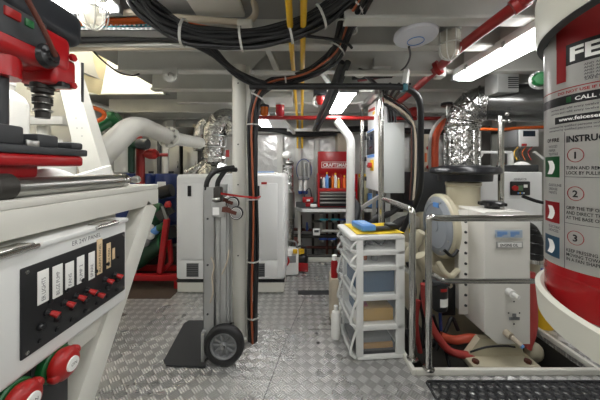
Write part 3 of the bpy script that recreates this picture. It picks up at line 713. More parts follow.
for i, (x, y, r, h, k, m_, lb) in enumerate(((.45, 1.84, .025, .05, 1, amber, 'amber jar in the second drawer of the cart'), (.52, 1.82, .022, .045, 1, greypl, 'grey tin in the second drawer of the cart'), (.57, 1.90, .03, .05, 1, paper, 'white jar in the second drawer of the cart'), (.40, 1.80, .022, .05, 0, green, 'green bottle cap in the top drawer of the cart'), (.50, 1.86, .03, .04, 0, dgrey, 'dark tin in the top drawer of the cart'))):
    zb = zs[k + 1] + .0195
    tt = thing('small_jar', lb, 'jar', (x, y, zb), 'small jars in the cart drawers'); B().lathe([(0, 0), (r, 0), (r, h * .75), (r * .8, h * .8), (0, h * .8)], (x, y, zb), seg=16).build('jar_body', m_, tt); B().lathe([(r * .85, 0), (r * .85, h * .2), (0, h * .2)], (x, y, zb + h * .8), seg=16).build('jar_lid', blackp, tt)
q = B(); q.tube(spline([V((.44, 1.80, zs[1] + .02)), V((.50, 1.84, zs[1] + .05)), V((.56, 1.80, zs[1] + .03)), V((.61, 1.86, zs[1] + .05)), V((.55, 1.93, zs[1] + .03)), V((.47, 1.9, zs[1] + .045))]), .006, 6); q.solo('charger_cable', cable, 'black cable tangled in the top drawer of the cart', 'cable')
zt = zs[0] + .027
random.seed(5)
def yc(u, v):
    x = .372 + .325 * u; y = 1.742 + .33 * v
    return V((x, y, zt + .001 + .004 * (math.sin(9 * u + 4 * v) * .5 + .5)))
B().sheet(yc, 20, 16, (0, 0, .003)).solo('yellow_cloth', ycloth, 'bright yellow cloth spread over the top of the drawer cart', 'cloth')
zt += .012
t = thing('blue_box', 'light blue packet lying on the yellow cloth', 'packet', (.45, 1.86, zt))
B().box((.455, 1.86, zt + .022), (.10, .19, .042), rotz(.12), .010, 3).build('packet_body', lblue, t)
B().box((.455, 1.86, zt + .044), (.05, .10, .002), rotz(.12)).build('packet_label', mat('pale_label', (150, 186, 226), .4), t)
t = thing('flat_tool', 'dark grey hand scraper lying on the yellow cloth', 'tool', (.57, 1.83, zt))
B().box((.565, 1.815, zt + .012), (.11, .05, .022), rotz(.12), .006).build('tool_handle', dgrey, t)
B().box((.645, 1.84, zt + .019), (.07, .075, .034), rotz(.12), .006).build('tool_head', blackp, t)
B().box((.645, 1.842, zt + .0375), (.045, .05, .003), rotz(.12)).build('tool_pad', greypl, t)
# the cart stands turned a little towards the aisle
pv = V((cx0, cy0, 0)); rz = MX.Rotation(math.radians(5), 3, 'Z')
for o in list(bpy.data.objects):
    if o not in before and o.parent is None:
        o.location = pv + rz @ (o.location - pv); o.rotation_euler.z += math.radians(5)
# jugs beside the cart
t = thing('plastic_jug', 'white plastic jug on the deck left of the drawer cart', 'jug', (.265, 1.97, 0))
B().lathe([(0, 0), (.033, 0), (.036, .01), (.036, .16), (.028, .19), (.014, .20), (.014, .22)], (.265, 1.97, 0), seg=20).build('jug_body', paper, t)
B().lathe([(.016, 0), (.016, .022), (0, .023)], (.265, 1.97, .212), seg=16).build('jug_cap', white, t)
t = thing('spray_can', 'red spray can behind the top left of the drawer cart', 'can', (.315, 2.14, .0))
B().bx(.25, .31, 2.13, 2.32, 0, .36, .01).solo('foot_stool', pipebeige, 'narrow beige step box behind the drawer cart', 'box')
t.location = V((.28, 2.18, .36)); WO[t.name] = V((.28, 2.18, .36))
B().lathe([(0, 0), (.028, 0), (.028, .12), (.02, .14), (0, .14)], (.28, 2.18, .36), seg=18).build('can_body', red, t)
B().lathe([(.02, 0), (.02, .04), (0, .042)], (.28, 2.18, .50), seg=14).build('can_cap', paper, t)
t = thing('small_bottle', 'small blue capped bottle on the beige step box', 'bottle', (.285, 2.27, .36))
B().lathe([(0, 0), (.022, 0), (.022, .08), (.01, .10), (.01, .11)], (.285, 2.27, .36), seg=16).build('bottle_body', amber, t)
B().lathe([(.013, 0), (.013, .02), (0, .02)], (.285, 2.27, .465), seg=12).build('bottle_cap', lblue, t)

# ============================================================ BACK BENCH, TOOL CHEST
bz = .735
t = thing('back_workbench', 'white edged workbench along the foil back wall', 'workbench', (.6, 3.75, 0))
xb0 = P(294.5, 0, 3.4).x
B().prism([(xb0, 3.55, bz - .045), (xb0 + .1, 3.40, bz - .045), (.98, 3.40, bz - .045), (.98, 4.1, bz - .045), (xb0, 4.1, bz - .045)], (0, 0, .04)).build('bench_edge', white, t)
B().prism([(xb0 + .01, 3.56, bz - .005), (xb0 + .105, 3.41, bz - .005), (.97, 3.41, bz - .005), (.97, 4.1, bz - .005), (xb0 + .01, 4.1, bz - .005)], (0, 0, .005)).build('bench_mat', dgrey, t)
for (x, y) in ((xb0 + .06, 3.65), (.94, 3.45), (.45, 4.0)): B().bx(x - .02, x + .02, y - .02, y + .02, 0, bz - .045).build('leg', cream, t)

hx0, hx1, hy = P(318, 0, 3.5).x, P(357.5, 0, 3.5).x, 3.5
def cz(py): return CH + (168 - py) / 267 * hy
t = thing('tool_chest', 'red steel tool chest with raised lid on the back workbench', 'tool chest', ((hx0 + hx1) / 2, 3.65, bz))
q = B(); q.bx(hx0, hx1, hy + .005, hy + .30, bz, cz(206), .003)
q.bx(hx0, hx0 + .022, hy, hy + .30, bz, cz(174)); q.bx(hx1 - .022, hx1, hy, hy + .30, bz, cz(174)); q.bx(hx0, hx1, hy + .12, hy + .30, bz, cz(189)); q.bx(hx0, hx1, hy + .27, hy + .30, bz, cz(174))
q.build('chest_body', red, t)
B().bx(hx0 + .022, hx1 - .022, hy - .005, hy + .12, cz(191.5), cz(188.5), .003).build('tray_lip', redp, t)
ld = B().bx(hx0 + .015, hx1 - .01, hy + .25, hy + .30, cz(174.5), cz(154.8) + .06, .006).build('lid', red, t)
def drawer(ya, yb):
    d_ = B().bx(hx0 + .024, hx1 - .024, hy - .004, hy + .12, cz(yb), cz(ya), .002).build('drawer', blackmetal, t)
    B().bx(hx0 + .024, hx1 - .024, hy - .014, hy - .002, cz(ya) - .022, cz(ya) - .002, .003).build('pull_rail', brushed, d_)
for (ya, yb) in ((191.8, 194.4), (194.7, 197.6), (197.9, 201.6), (201.9, 206.4)): drawer(ya, yb)
ly = hy + .249
lx0 = (321.5 - 300) / 267 * ly; lx1 = (353 - 300) / 267 * ly; lz0 = CH + (168 - 168.0) / 267 * ly; lz1 = CH + (168 - 161.8) / 267 * ly
q = B(); w_ = .006
q.bx(lx0, lx1, ly - .002, ly, lz1 - w_, lz1); q.bx(lx0, lx1, ly - .002, ly, lz0, lz0 + w_); q.bx(lx0, lx0 + w_, ly - .002, ly, lz0, lz1); q.bx(lx1 - w_, lx1, ly - .002, ly, lz0, lz1)
q.build('badge_frame', paper, ld)
B().text('CRAFTSMAN', .072, lambda u, v: V((lx0 + .018 + u, ly - .0025, lz0 + .018 + v)), bold=.0015, sx=.87).build('lettering', paper, ld)
bc = [(blackp, 14), (paper, 16), (lblue, 20), (black, 15), (amber, 18), (paper, 19), (yellow, 13), (redp, 17), (orange, 16), (green, 12), (redp, 18), (dblue, 14)]
nm = ['black', 'white', 'light blue', 'black', 'amber', 'white', 'yellow', 'red', 'orange', 'green', 'red', 'dark blue']
od = ['first from the left', 'second from the left', 'third from the left', 'fourth from the left', 'fifth from the left', 'sixth from the left', 'seventh from the left', 'eighth, halfway along the row', 'fourth from the right', 'third from the right', 'second from the right', 'last at the right']
for i, (m_, h) in enumerate(bc):
    x = hx0 + .045 + i * (hx1 - hx0 - .09) / 11; y = hy + .06 + .02 * (i % 2); z = cz(188.4); h = h * .0105; r = .017 + .003 * (i % 3)
    tt = thing('spray_bottle' if i % 3 else 'oil_can', '%s bottle in the open tray of the red tool chest, %s' % (nm[i], od[i]), 'bottle', (x, y, z), 'bottles in the tool chest')
    B().lathe([(0, 0), (r, 0), (r, h * .7), (r * .45, h * .84), (r * .4, h * .9)], (x, y, z), seg=14).build('bottle_body', m_, tt)
    B().lathe([(r * .55, 0), (r * .5, h * .12), (0, h * .13)], (x, y, z + h * .88), seg=12).build('bottle_cap', (paper, redp, yellow)[i % 3], tt)
B().bx(hx1 + .05, hx1 + .17, 3.62, 3.75, bz, 1.12, .01).solo('supply_box', mat('carton', (196, 190, 150), .6), 'pale yellow supply box on the bench right of the tool chest', 'box')
B().bx(hx1 + .06, hx1 + .15, 3.64, 3.73, 1.121, 1.17, .01).solo('rag_box', ycloth, 'small yellow box stacked on the pale supply box', 'box')
B().box((hx1 + .19, 3.48, bz + .09), (.07, .13, .18), rotz(.3), .006).solo('tool_case', lblue, 'pale blue tool case leaning by the tool chest', 'case')
# vise and odds on the bench
p = P(308, 0, 3.58)
t = thing('bench_vise', 'small red bench vise on the back workbench beside the tool chest', 'vise', (p.x, 3.58, bz))
B().bx(p.x - .035, p.x + .035, 3.53, 3.63, bz, bz + .05, .01).build('vise_base', red, t)
B().bx(p.x - .075, p.x + .075, 3.53, 3.60, bz + .05, bz + .13, .02, 3).build('vise_jaw', red, t)
B().bx(p.x - .02, p.x + .025, 3.524, 3.53, bz + .075, bz + .10).build('vise_badge', paper, t)
q = B(); q.tube(spline([V((p.x - .05, 3.56, bz + .13)), V((p.x - .03, 3.56, bz + .20)), V((p.x + .02, 3.56, bz + .24)), V((p.x + .05, 3.56, bz + .13))]), .008, 8); q.build('vise_bow', dgrey, t)
B().box((P(313.5, 0, 3.5).x, 3.5, bz + .022), (.08, .06, .04), rotz(.3), .012).solo('paper_tissue', paper, 'crumpled white tissue on the bench before the red vise', 'tissue')
for i, px in enumerate((300.5, 305.5)):
    p = P(px, 0, 4.0); t = thing('water_filter', ('clear water filter with blue bowl on the back wall, left one', 'clear water filter with blue bowl on the back wall, right one')[i], 'filter', P(px, 194, 4.0), 'water filters on the wall')
    q = B(); q.cyl(P(px, 191, 4.0), P(px, 180, 4.0), .028); q.build('filter_cartridge', paper, t)
    q = B(); q.lathe([(0, 0), (.028, .0), (.036, .02), (.036, .05), (0, .05)], P(px, 194, 4.0)); q.build('filter_bowl', blue, t)
    q = B(); q.bx(p.x - .035, p.x + .035, 3.96, 4.2, P(0, 180, 4).z, P(0, 176.5, 4).z, .006); q.build('filter_head', greypl, t)
q = B(); q.torus(P(304, 170, 4.05), .115, .007, (0, 1, 0), 28, 6, 1.45); q.solo('blue_hose_loop', blue, 'dark blue hose loop hanging on the back wall', 'hose')
for i, px in enumerate((304.5, 309)): B().cyl(P(px, 178, 4.05), P(px, 162, 4.05), .025).solo('filter_tube', alu, ('silver filter tube inside the blue hose loop, left one', 'silver filter tube inside the blue hose loop, right one')[i], 'tube', 'silver filter tubes')
p = P(289, 0, 3.9)
t = thing('pressure_vessel', 'black gauge pot with white dome left of the wall filters', 'vessel', P(289, 178, 3.9))
q = B(); q.cyl(P(289, 180, 3.9), P(289, 166, 3.9), .06); q.build('vessel_body', dgrey, t)
q = B(); q.bx(p.x - .02, p.x + .02, 3.95, 4.2, 1.10, 1.16); q.build('wall_bracket', beamm, t)
q = B(); q.ball(P(287, 155, 3.9), .07, (1, 1, .8)); q.build('dome', paper, t)
q = B(); q.cyl(P(288.5, 166, 3.9), P(288.5, 152, 3.9), .008); q.build('valve_stem', redp, t)
q = B(); q.ball(P(289, 163, 3.88), .06, (1.2, .8, .6)); q.build('valve_body', brushed, t)
q = B(); q.bx(P(337, 0, 4.0).x, P(352, 0, 4).x, 3.92, 4.2, P(0, 158, 4).z, P(0, 134, 4).z, .008); t = q.solo('junction_box', pipebeige, 'beige junction box on the back wall above the tool chest', 'junction box')
q = B(); q.bx(P(338, 0, 4.0).x, P(351, 0, 4).x, 3.91, 3.921, P(0, 157, 4).z, P(0, 135.5, 4).z, .003); q.build('box_cover', pipebeige, t)
for (px, py) in ((339.5, 137), (349.5, 137), (339.5, 155), (349.5, 155)): B().lathe([(.006, 0), (0, .003)], P(px, py, 3.91), (0, -1, 0), 8).build('screw', dgrey, t)

# pipework below the back bench
random.seed(11)
rows = [((282, 229, 3.9), (345, 231, 3.9), rust, .022), ((290, 247, 3.8), (345, 247.5, 3.8), rust, .02), ((283, 236, 3.7), (345, 236, 3.7), dirtym, .03), ((322, 231, 3.6), (346, 231, 3.6), cream, .02), ((285, 256, 3.6), (345, 256, 3.6), dirtym, .025), ((312, 221, 3.8), (346, 221, 3.8), dirtym, .02)]
lb = ['rust brown pipe high below the back bench', 'rust brown pipe low below the back bench', 'dark wide pipe across the middle below the back bench', 'short white pipe behind the drawer cart top', 'dark pipe nearest the deck below the back bench', 'dark thin pipe under the bench edge']
for i, (a, c, m_, r) in enumerate(rows): B().cyl(P(*a), P(*c), r, seg=12).solo('bilge_pipe', m_, lb[i], 'pipe', 'pipes below the back bench')
for i, (px, ya, yb, m_, r, d) in enumerate(((300, 215, 232, dirtym, .03, 3.85), (313, 214, 258, dirtym, .02, 3.85), (321, 214, 240, cream, .025, 3.9), (327, 214, 258, rust, .018, 3.75), (333, 214, 256, dirtym, .02, 3.8), (339, 214, 258, rust, .02, 3.75), (300, 232, 258, rust, .02, 3.75))):
    B().cyl(P(px, yb, d), P(px, ya, d), r, seg=12).solo('riser_pipe', m_, ['dark upright pipe at the left end below the bench', 'dark upright pipe below the red vise', 'white upright pipe below the tool chest corner', 'rust upright pipe under the tool chest', 'dark upright pipe left of the drawer cart', 'rust upright pipe nearest the drawer cart', 'rust upright pipe above the red tool bag'][i], 'pipe', 'upright pipes below the back bench')
for i, (px, py, m_) in enumerate(((307, 226, blue), (323, 239, blue), (332, 239, blue), (324, 219.5, cyan), (335, 219.5, cyan), (343, 219.5, blue))):
    c = P(px, py, 3.55); t = thing('ball_valve', ['blue valve upright left of the white tag', 'blue valve handle below the white tag', 'blue valve handle next to the drawer cart', 'teal valve under the bench edge, left one', 'teal valve under the bench edge, right one', 'blue valve under the bench edge behind the cart'][i], 'valve', c, 'valves below the back bench')
    B().ball(c + V((0, .04, -.03)), .03).build('valve_body', brushed, t)
    B().bx(c.x - (.012 if i == 0 else .055), c.x + (.012 if i == 0 else .055), c.y - .012, c.y + .012, c.z - (.06 if i == 0 else .012), c.z + (.05 if i == 0 else .012), .005).build('handle', m_, t)
c = P(316.5, 232, 3.5); t = thing('meter', 'white framed meter on the pipes below the red vise', 'meter', c)
B().bx(c.x - .045, c.x + .045, c.y, c.y + .05, c.z - .045, c.z + .04, .004).build('meter_body', paper, t); B().bx(c.x - .03, c.x + .03, c.y - .004, c.y, c.z - .005, c.z + .025).build('meter_glass', dgrey, t)
B().bx(-.05, 1.2, 3.55, 3.62, 0, .055, .004).solo('kick_sill', cream, 'white low sill on the deck below the back bench', 'sill')
B().ball(P(293, 241, 3.7), .12, (1, .8, .6)).solo('pump_casing', rust, 'rust brown pump casing at the left below the bench', 'pump')

# things on the deck right of the enclosure
p = P(291, 0, 3.15)
t = thing('battery_charger', 'white portable battery charger with yellow stripe on the deck', 'charger', (p.x, 3.15, 0))
B().box((p.x, 3.15, .16), (.16, .14, .30), rotz(.2), .02, 3).build('charger_case', paper, t)
B().box((p.x + .01, 3.07, .20), (.10, .012, .08), rotz(.2), .003).build('charger_panel', greypl, t)
B().box((p.x + .05, 3.075, .29), (.05, .02, .05), rotz(.2), .004).build('yellow_stripe', yellow, t)
q = B(); q.tube(spline([V((p.x - .06, 3.15, .30)), V((p.x - .04, 3.15, .38)), V((p.x + .05, 3.14, .38)), V((p.x + .07, 3.14, .30))]), .010, 8); q.build('carry_handle', greypl, t)
q = B(); q.tube(spline([V((p.x - .10, 3.05, .02)), V((p.x - .07, 3.0, .12)), V((p.x - .02, 3.02, .2)), V((p.x - .09, 3.05, .28)), V((p.x - .11, 3.06, .16))]), .010, 8); q.solo('jumper_lead', redp, 'red jumper lead looped before the white battery charger', 'cable')
p = P(301, 0, 3.25)
t = thing('tool_bag', 'black and red tool bag on the deck beside the charger', 'bag', (p.x, 3.25, 0))
B().box((p.x, 3.25, .11), (.17, .14, .20), rotz(-.2), .05, 4).build('bag_body', blackp, t)
B().box((p.x + .02, 3.175, .07), (.13, .02, .10), rotz(-.2), .01).build('bag_pocket', red, t)
q = B(); q.tube(spline([V((p.x - .06, 3.25, .2)), V((p.x - .04, 3.25, .29)), V((p.x + .05, 3.25, .29)), V((p.x + .06, 3.25, .2))]), .010, 8); q.build('bag_handle', dgrey, t)
B().box((p.x + .0, 3.20, .25), (.07, .05, .06), rotz(.5), .01).build('yellow_buckle', yellow, t)

# bent white post before the tool chest
q = B(); q.tube(fillet(PP((337, 121, 2.62), (351, 139, 2.55), (349.5, 298.9, 2.55)), .06), .040, 16)
q.solo('bent_post', white, 'bent white tubular post rising before the red tool chest', 'post')
# ============================================================ RAILS ROUND THE OPENING
t = thing('stainless_handrail', 'polished stainless two bar handrail along the front of the engine opening', 'handrail', P(428, 370, 1.62))
pb = P(428.5, 0, 1.617)
B().tube(fillet([V((pb.x, 1.617, .035)), V((pb.x, 1.617, .955)), V((pb.x + .075, 1.617, .945)), V((2.1, 1.617, .945))], .03, 6), .0195, 16).build('top_rail', steel, t)
B().tube(fillet([V((pb.x, 1.617, .61)), V((pb.x + .03, 1.617, .60)), V((pb.x + .09, 1.617, .565)), V((2.1, 1.617, .565))], .03, 6), .0155, 14).build('mid_rail', steel, t)
B().lathe([(.035, 0), (.034, .006), (.022, .008), (.021, .02)], (pb.x, 1.617, .035)).build('base_flange', steel, t)
B().cyl((2.1, 1.617, .035), (2.1, 1.617, .95), .018).build('end_post', steel, t)
t = thing('stainless_handrail', 'polished stainless handrail running back behind the drawer cart', 'handrail', (.728, 1.72, 0))
B().tube(fillet([V((.715, 1.70, .035)), V((.715, 1.70, .985)), V((.715, 2.28, .985))], .035, 6), .0205, 16).build('side_rail', steel, t)
B().tube([V((.715, 1.70, .57)), V((.715, 2.28, .57))], .0155, 14).build('lower_rail', steel, t)
B().lathe([(.035, 0), (.034, .006), (.022, .008), (.021, .02)], (.715, 1.70, .035)).build('base_flange', steel, t)

# frame and electrical cabinet
for (px, d, lb, top) in ((381, 2.32, 'tall stainless frame tube before the electrical cabinet, nearer one', 88), (362, 3.22, 'tall stainless frame tube at the far edge of the electrical cabinet', 107)):
    p = P(px, 0, d)
    B().cyl((p.x, d, 0), (p.x, d, P(0, top, d).z), .024, seg=16).solo('frame_tube', steel, lb, 'tube', 'stainless frame tubes')
a, c = P(362, 107, 3.22), P(381, 88, 2.32)
q = B(); q.bar(a, a + V((-.14, -.3, .13)), .05, .05); q.solo('frame_brace', beamm, 'white brace from the far frame tube towards the tube light', 'brace')
q = B(); q.bar(a, c + V((0, .1, 0)), .05, .05); q.solo('frame_brace', brushed, 'grey brace along the top between the two frame tubes', 'brace')
q = B(); q.bar(P(351, 214, 2.7), P(385, 193, 2.7), .05, .03); q.bar(P(345, 217, 2.9), P(372, 200, 2.9), .04, .02); q.solo('cable_tray', alu, 'sloped aluminium cable tray under the electrical cabinet', 'tray')
t = thing('electrical_cabinet', 'light grey electrical cabinet with yellow isolator knob and screen', 'electrical cabinet', (.9, 2.9, 1.0))
B().bx(.80, 1.0, 2.55, 3.19, 1.01, 1.685, .006).build('cabinet_body', mat('cabinet_grey', (196, 200, 198), .4, var=.02), t)
dr = B().bx(.785, .80, 2.555, 3.185, 1.015, 1.68, .004).build('cabinet_door', genw, t)
for z in (1.10, 1.33, 1.58): B().bx(.765, .786, 3.15, 3.18, z, z + .05, .004).build('hinge', dgrey, dr)
B().bx(.778, .786, 2.81, 3.12, 1.40, 1.65, .004).build('screen_frame', dgrey, dr)
B().bx(.775, .779, 2.86, 3.07, 1.46, 1.62, .002).build('screen', mat('screen_dark', (34, 40, 52), .1, var=0), dr)
B().bx(.780, .786, 2.82, 3.10, 1.365, 1.395).build('blue_tape', lblue, dr)
B().bx(.780, .786, 2.84, 3.10, 1.655, 1.67).build('blue_tape', lblue, dr)
B().bx(.776, .786, 2.84, 2.97, 1.22, 1.34, .004).build('isolator_plate', yellow, dr)
q = B(); q.cyl((.777, 2.905, 1.28), (.74, 2.905, 1.28), .03); q.bx(.735, .76, 2.875, 2.935, 1.272, 1.288, .004); q.build('isolator_knob', redp, dr)
B().cyl((.785, 3.02, 1.27), (.755, 3.02, 1.27), .014).build('key_switch', green, dr)
for yy in (2.62, 3.1): B().bx(.84, .88, yy - .02, yy + .02, 0, 1.01).build('support_leg', alu, t)
t = thing('inverter_box', 'narrow white box with red mark on top of the electrical cabinet', 'box', (.9, 3.0, 1.685))
B().bx(.80, .95, 2.83, 3.15, 1.686, 1.96, .006).build('box_body', genw, t)
B().prism([(.797, 2.85, 1.87), (.797, 3.12, 1.90), (.797, 3.12, 1.925), (.797, 2.85, 1.905)], (.004, 0, 0)).build('red_mark', redp, t)
B().bx(.796, .80, 2.86, 2.93, 1.83, 1.86).build('yellow_mark', yellow, t)
for i, (dx, m_) in enumerate(((0, cable), (3, cable), (6.5, dgrey))):
    pipe('cabinet_cable', m_, [(389 + dx, 124, 2.62), (388 + dx, 108, 2.6), (386 + dx * 1.5, 96, 2.5), (390 + dx * 3, 84, 2.2)], .013, ('black cable entering the cabinet top, left one', 'black cable entering the cabinet top, middle one', 'dark grey cable entering the cabinet top, right one')[i], 'cable', 'cables into the cabinet top')
for i, (dy, m_, r) in enumerate(((0, pipebeige, .014), (4, cable, .012), (-4, cable, .012), (-7, rust, .005))):
    pipe('conduit', m_, [(382, 99 + dy, 2.45), (396, 107 + dy, 2.45), (410, 119 + dy, 2.45), (415 + dy * .5, 135, 2.45), (415 + dy * .5, 170, 2.45), (413 + dy * .5, 200, 2.45)], r, ('beige conduit curving down right of the electrical cabinet', 'black cable under the beige conduit', 'black cable above the beige conduit', 'thin brown cable above the beige conduit')[i], 'conduit' if not i else 'cable')
pipe('thick_hose', cable, [(250, 86.5, 1.84), (300, 86.5, 1.8), (350, 86.5, 1.78), (396, 87, 1.78), (410, 90, 1.78), (418, 98, 1.8), (420.5, 112, 1.82), (420.5, 150, 1.9), (420.5, 185, 2.0), (415, 205, 2.1), (405, 225, 2.2), (396, 246, 2.25)], .0215, 'thick black hose along the ceiling curving down right of the cabinet', 'hose', seg=14)
t = B().bx(P(403, 0, 1.76).x, P(407.5, 0, 1.76).x, 1.75, 1.81, P(0, 90.5, 1.76).z, P(0, 83, 1.76).z, .003).solo('hose_clamp', mat('teal_tape', (28, 92, 104), .5), 'teal taped clamp on the thick black hose', 'clamp')
B().bar(P(405, 84, 1.76), P(407, 70, 1.78), .03, .03).solo('hose_hanger', paper, 'white strap hanger above the teal clamp', 'hanger')
for i, (px, py) in enumerate(((418, 200), (417, 150), (424, 172))):
    pass
# dark curved hoses behind the rail
pipe('engine_hose', black, [(388, 245, 2.45), (392, 230, 2.45), (400, 222, 2.5), (412, 218, 2.6)], .04, 'black curved hose behind the side handrail', 'hose')
pipe('engine_hose', black, [(370, 226, 2.5), (376, 218, 2.5), (388, 214, 2.6), (398, 208, 2.7)], .03, 'black hose below the electrical cabinet', 'hose')
pipe('engine_hose', dgrey, [(352, 200, 2.7), (357, 208, 2.65), (355, 218, 2.6), (352, 232, 2.55)], .04, 'dark grey hose under the far frame tube', 'hose')
B().bx(P(398, 0, 2.6).x, P(420, 0, 2.6).x, 2.6, 2.9, P(0, 228, 2.6).z, P(0, 217, 2.6).z, .008).solo('support_beam', cream, 'white beam under the electrical cabinet behind the black hoses', 'beam')
B().bx(1.02, 1.6, 3.42, 3.8, .02, 1.0, .01).solo('dark_backdrop_box', dirtym, 'dark box added to darken the background below the electrical cabinet', 'locker')  # filler box, added to give a dark background below the cabinet

# ============================================================ ENGINE IN THE OPENING
t = thing('engine', 'cream diesel engine standing in the deck opening', 'engine', (1.3, 2.5, -.5))
q = B(); q.bx(1.16, 1.66, 2.36, 3.15, -.30, .62, .03, 3); q.bx(1.18, 1.6, 2.42, 3.1, .60, .80, .05, 3); q.build('engine_block', engine, t)
q = B(); q.bx(.95, 1.62, 1.95, 3.2, -.42, -.28, .02); q.build('oil_sump', dirtym, t)
q = B(); q.lathe([(.0, 0), (.252, 0), (.262, .008), (.268, .014), (.268, .05), (.20, .055), (.19, .20), (0, .20)], (1.158, 2.26, .765), (1, 0, 0), 40); q.build('flywheel_housing', engine, t)
q = B(); q.lathe([(0, -.016), (.05, -.016), (.052, -.010), (.18, -.010), (.186, -.015), (.194, -.010), (.23, -.008), (.242, -.002), (.247, .012), (.247, .02), (0, .02)], (1.154, 2.26, .765), (1, 0, 0), 40)
dc = q.build('round_cover', discm, t)
for k in range(8):
    a = PI / 8 + k * PI / 4; B().lathe([(.010, 0), (.008, -.006), (0, -.007)], (1.146, 2.26 + .215 * math.cos(a), .765 + .215 * math.sin(a)), (1, 0, 0), 8).build('cover_bolt', brushed, dc)
B().bx(1.139, 1.1445, 2.20, 2.29, .92, .96).build('blue_sticker', lblue, dc)
q = B(); q.lathe([(.12, 0), (.125, .02), (.125, .20), (.135, .21), (.135, .235), (.11, .24)], (1.385, 2.27, .895)); q.build('air_intake_neck', engine, t)
q = B(); q.bx(1.2, 1.6, 2.12, 2.5, .72, .90, .06, 4); q.build('intake_manifold', engine, t)
q = B(); q.lathe([(0, .0), (.20, .0), (.204, .055), (.252, .06), (.268, .075), (.263, .10), (.25, .115), (.20, .118), (.19, .128), (.0, .135)], (1.395, 2.27, 1.142), seg=44); q.build('air_cleaner_lid', mat('charcoal_lid', (30, 31, 35), .3, var=.04), t)
for i, (pts, r) in enumerate((([(438, 262, 2.1), (444, 272, 2.05), (451, 276, 2.03), (458, 270, 2.06)], .022), ([(434, 266, 2.15), (442, 276, 2.1), (450, 286, 2.1)], .026), ([(404, 262, 2.4), (414, 246, 2.35), (422, 232, 2.3)], .04), ([(402, 245, 2.5), (412, 250, 2.45), (424, 270, 2.4)], .04), ([(420, 255, 2.2), (428, 270, 2.2), (432, 300, 2.2)], .05))):
    B().tube(spline(PP(*pts)), r, 12).build('engine_pipe', engine, t)
q = B(); q.prism([(1.19, 1.90, -.09), (1.60, 1.90, -.09), (1.56, 1.90, .034), (1.28, 1.90, .034)], (0, .05, 0)); q.bx(1.17, 1.63, 1.80, 1.95, -.13, -.09, .006); q.build('engine_foot', engine, t)
for x in (1.21, 1.57): B().lathe([(.022, 0), (.022, .02), (0, .022)], (x, 1.84, -.092), seg=6).build('foot_bolt', rust, t)
q = B(); q.bx(1.2, 1.55, 1.82, 1.90, -.44, -.13); q.build('foot_bracket', mat('brown_timber', (118, 86, 58), .7, var=.15), t)

for i, (pts, r, lb) in enumerate((
 ([(412, 350, 2.15), (410, 320, 2.2), (414, 290, 2.25), (408, 262, 2.3)], .022, 'black wiring loom seen between the two handrail posts'),
 ([(420, 352, 2.05), (424, 325, 2.1), (421, 300, 2.12), (425, 280, 2.15)], .016, 'black wiring loom right behind the front handrail post'),
 ([(436, 350, 2.0), (446, 330, 2.02), (452, 318, 2.05), (458, 330, 2.05)], .014, 'black cable loop below the black filter'),
 ([(444, 250, 2.0), (452, 256, 1.99), (458, 250, 2.0)], .012, 'short black hose under the round grey cover'),
 ([(404, 330, 2.2), (412, 340, 2.15), (424, 345, 2.1), (436, 342, 2.05)], .025, 'thick black hose low behind the handrail posts'))):
    pipe('wiring_loom', cable, pts, r, lb, 'cable')
B().bx(P(441, 0, 2.08).x, P(456, 0, 2.08).x, 2.08, 2.2, P(0, 316, 2.08).z, P(0, 284, 2.08).z, .01).solo('starter_motor', blackp, 'black starter housing behind the black filter', 'motor')
t = thing('oil_tank', 'tall milky plastic engine oil tank with black cap behind the handrail', 'oil tank', (1.44, 2.0, .037))
q = B()
q.prism([(1.285, 1.86, .10), (1.36, 1.84, .037), (1.585, 1.84, .037), (1.585, 1.84, .935), (1.57, 1.86, .945), (1.30, 1.86, .945), (1.285, 1.86, .935)], (0, .36, 0))
tk = q.build('tank_body', tankm, t)
q = B(); q.bx(1.215, 1.287, 2.04, 2.055, .13, .93, .003); q.build('mounting_flange', tankm, t)
for z in (.20, .28, .36, .44, .52, .60, .68, .76, .84): B().lathe([(.011, 0), (.010, .006), (0, .007)], (1.265, 2.04, z), (0, -1, 0), 8).build('flange_bolt', dgrey, t)
q = B(); q.lathe([(.05, 0), (.05, .02), (.075, .022), (.08, .03), (.08, .045), (.06, .055), (0, .056)], (1.46, 2.03, .944), seg=28)
for k in range(8): a = k * PI / 4; q.bx(1.46 + .078 * math.cos(a) - .012, 1.46 + .078 * math.cos(a) + .012, 2.03 + .078 * math.sin(a) - .012, 2.03 + .078 * math.sin(a) + .012, .966, .99, .004)
q.build('filler_cap', blackp, t)
def tx(px): return (px - 300) / 267 * 1.84
def tz(py): return CH + (168 - py) / 267 * 1.84
lp = B().bx(tx(496), tx(522.5), 1.835, 1.8405, tz(248), tz(241.5), .001).build('name_plate', alu, t)
B().bx(tx(497.5), tx(521), 1.8335, 1.836, tz(247), tz(242.5)).build('plate_face', paper, lp)
B().text('ENGINE OIL', .027, lambda u, v: V((tx(499.5) + u, 1.833, tz(246.3) + v)), bold=.0006, sx=.84).build('lettering', ink, lp)
lb_ = B().bx(tx(495), tx(522), 1.8365, 1.8405, tz(237.5), tz(230)).build('instruction_label', mat('pale_blue_label', (176, 190, 204), .5), t)
for k, (a, c) in enumerate(((497, 507), (510, 519))):
    q = B()
    for j in range(5): q.bx(tx(a), tx(c - (j * 1.3 if j > 2 else 0)), 1.8355, 1.837, tz(232.2 + j * 1.05), tz(231.5 + j * 1.05))
    q.build('text_lines', lblue, lb_)
q = B(); q.cyl((tx(508.5), 1.84, tz(291.5)), (tx(508.5), 1.80, tz(291.5)), .026); q.cyl((tx(508.5), 1.80, tz(291.5)), (tx(510), 1.765, tz(292.5)), .014); q.build('upper_spigot', paper, t)
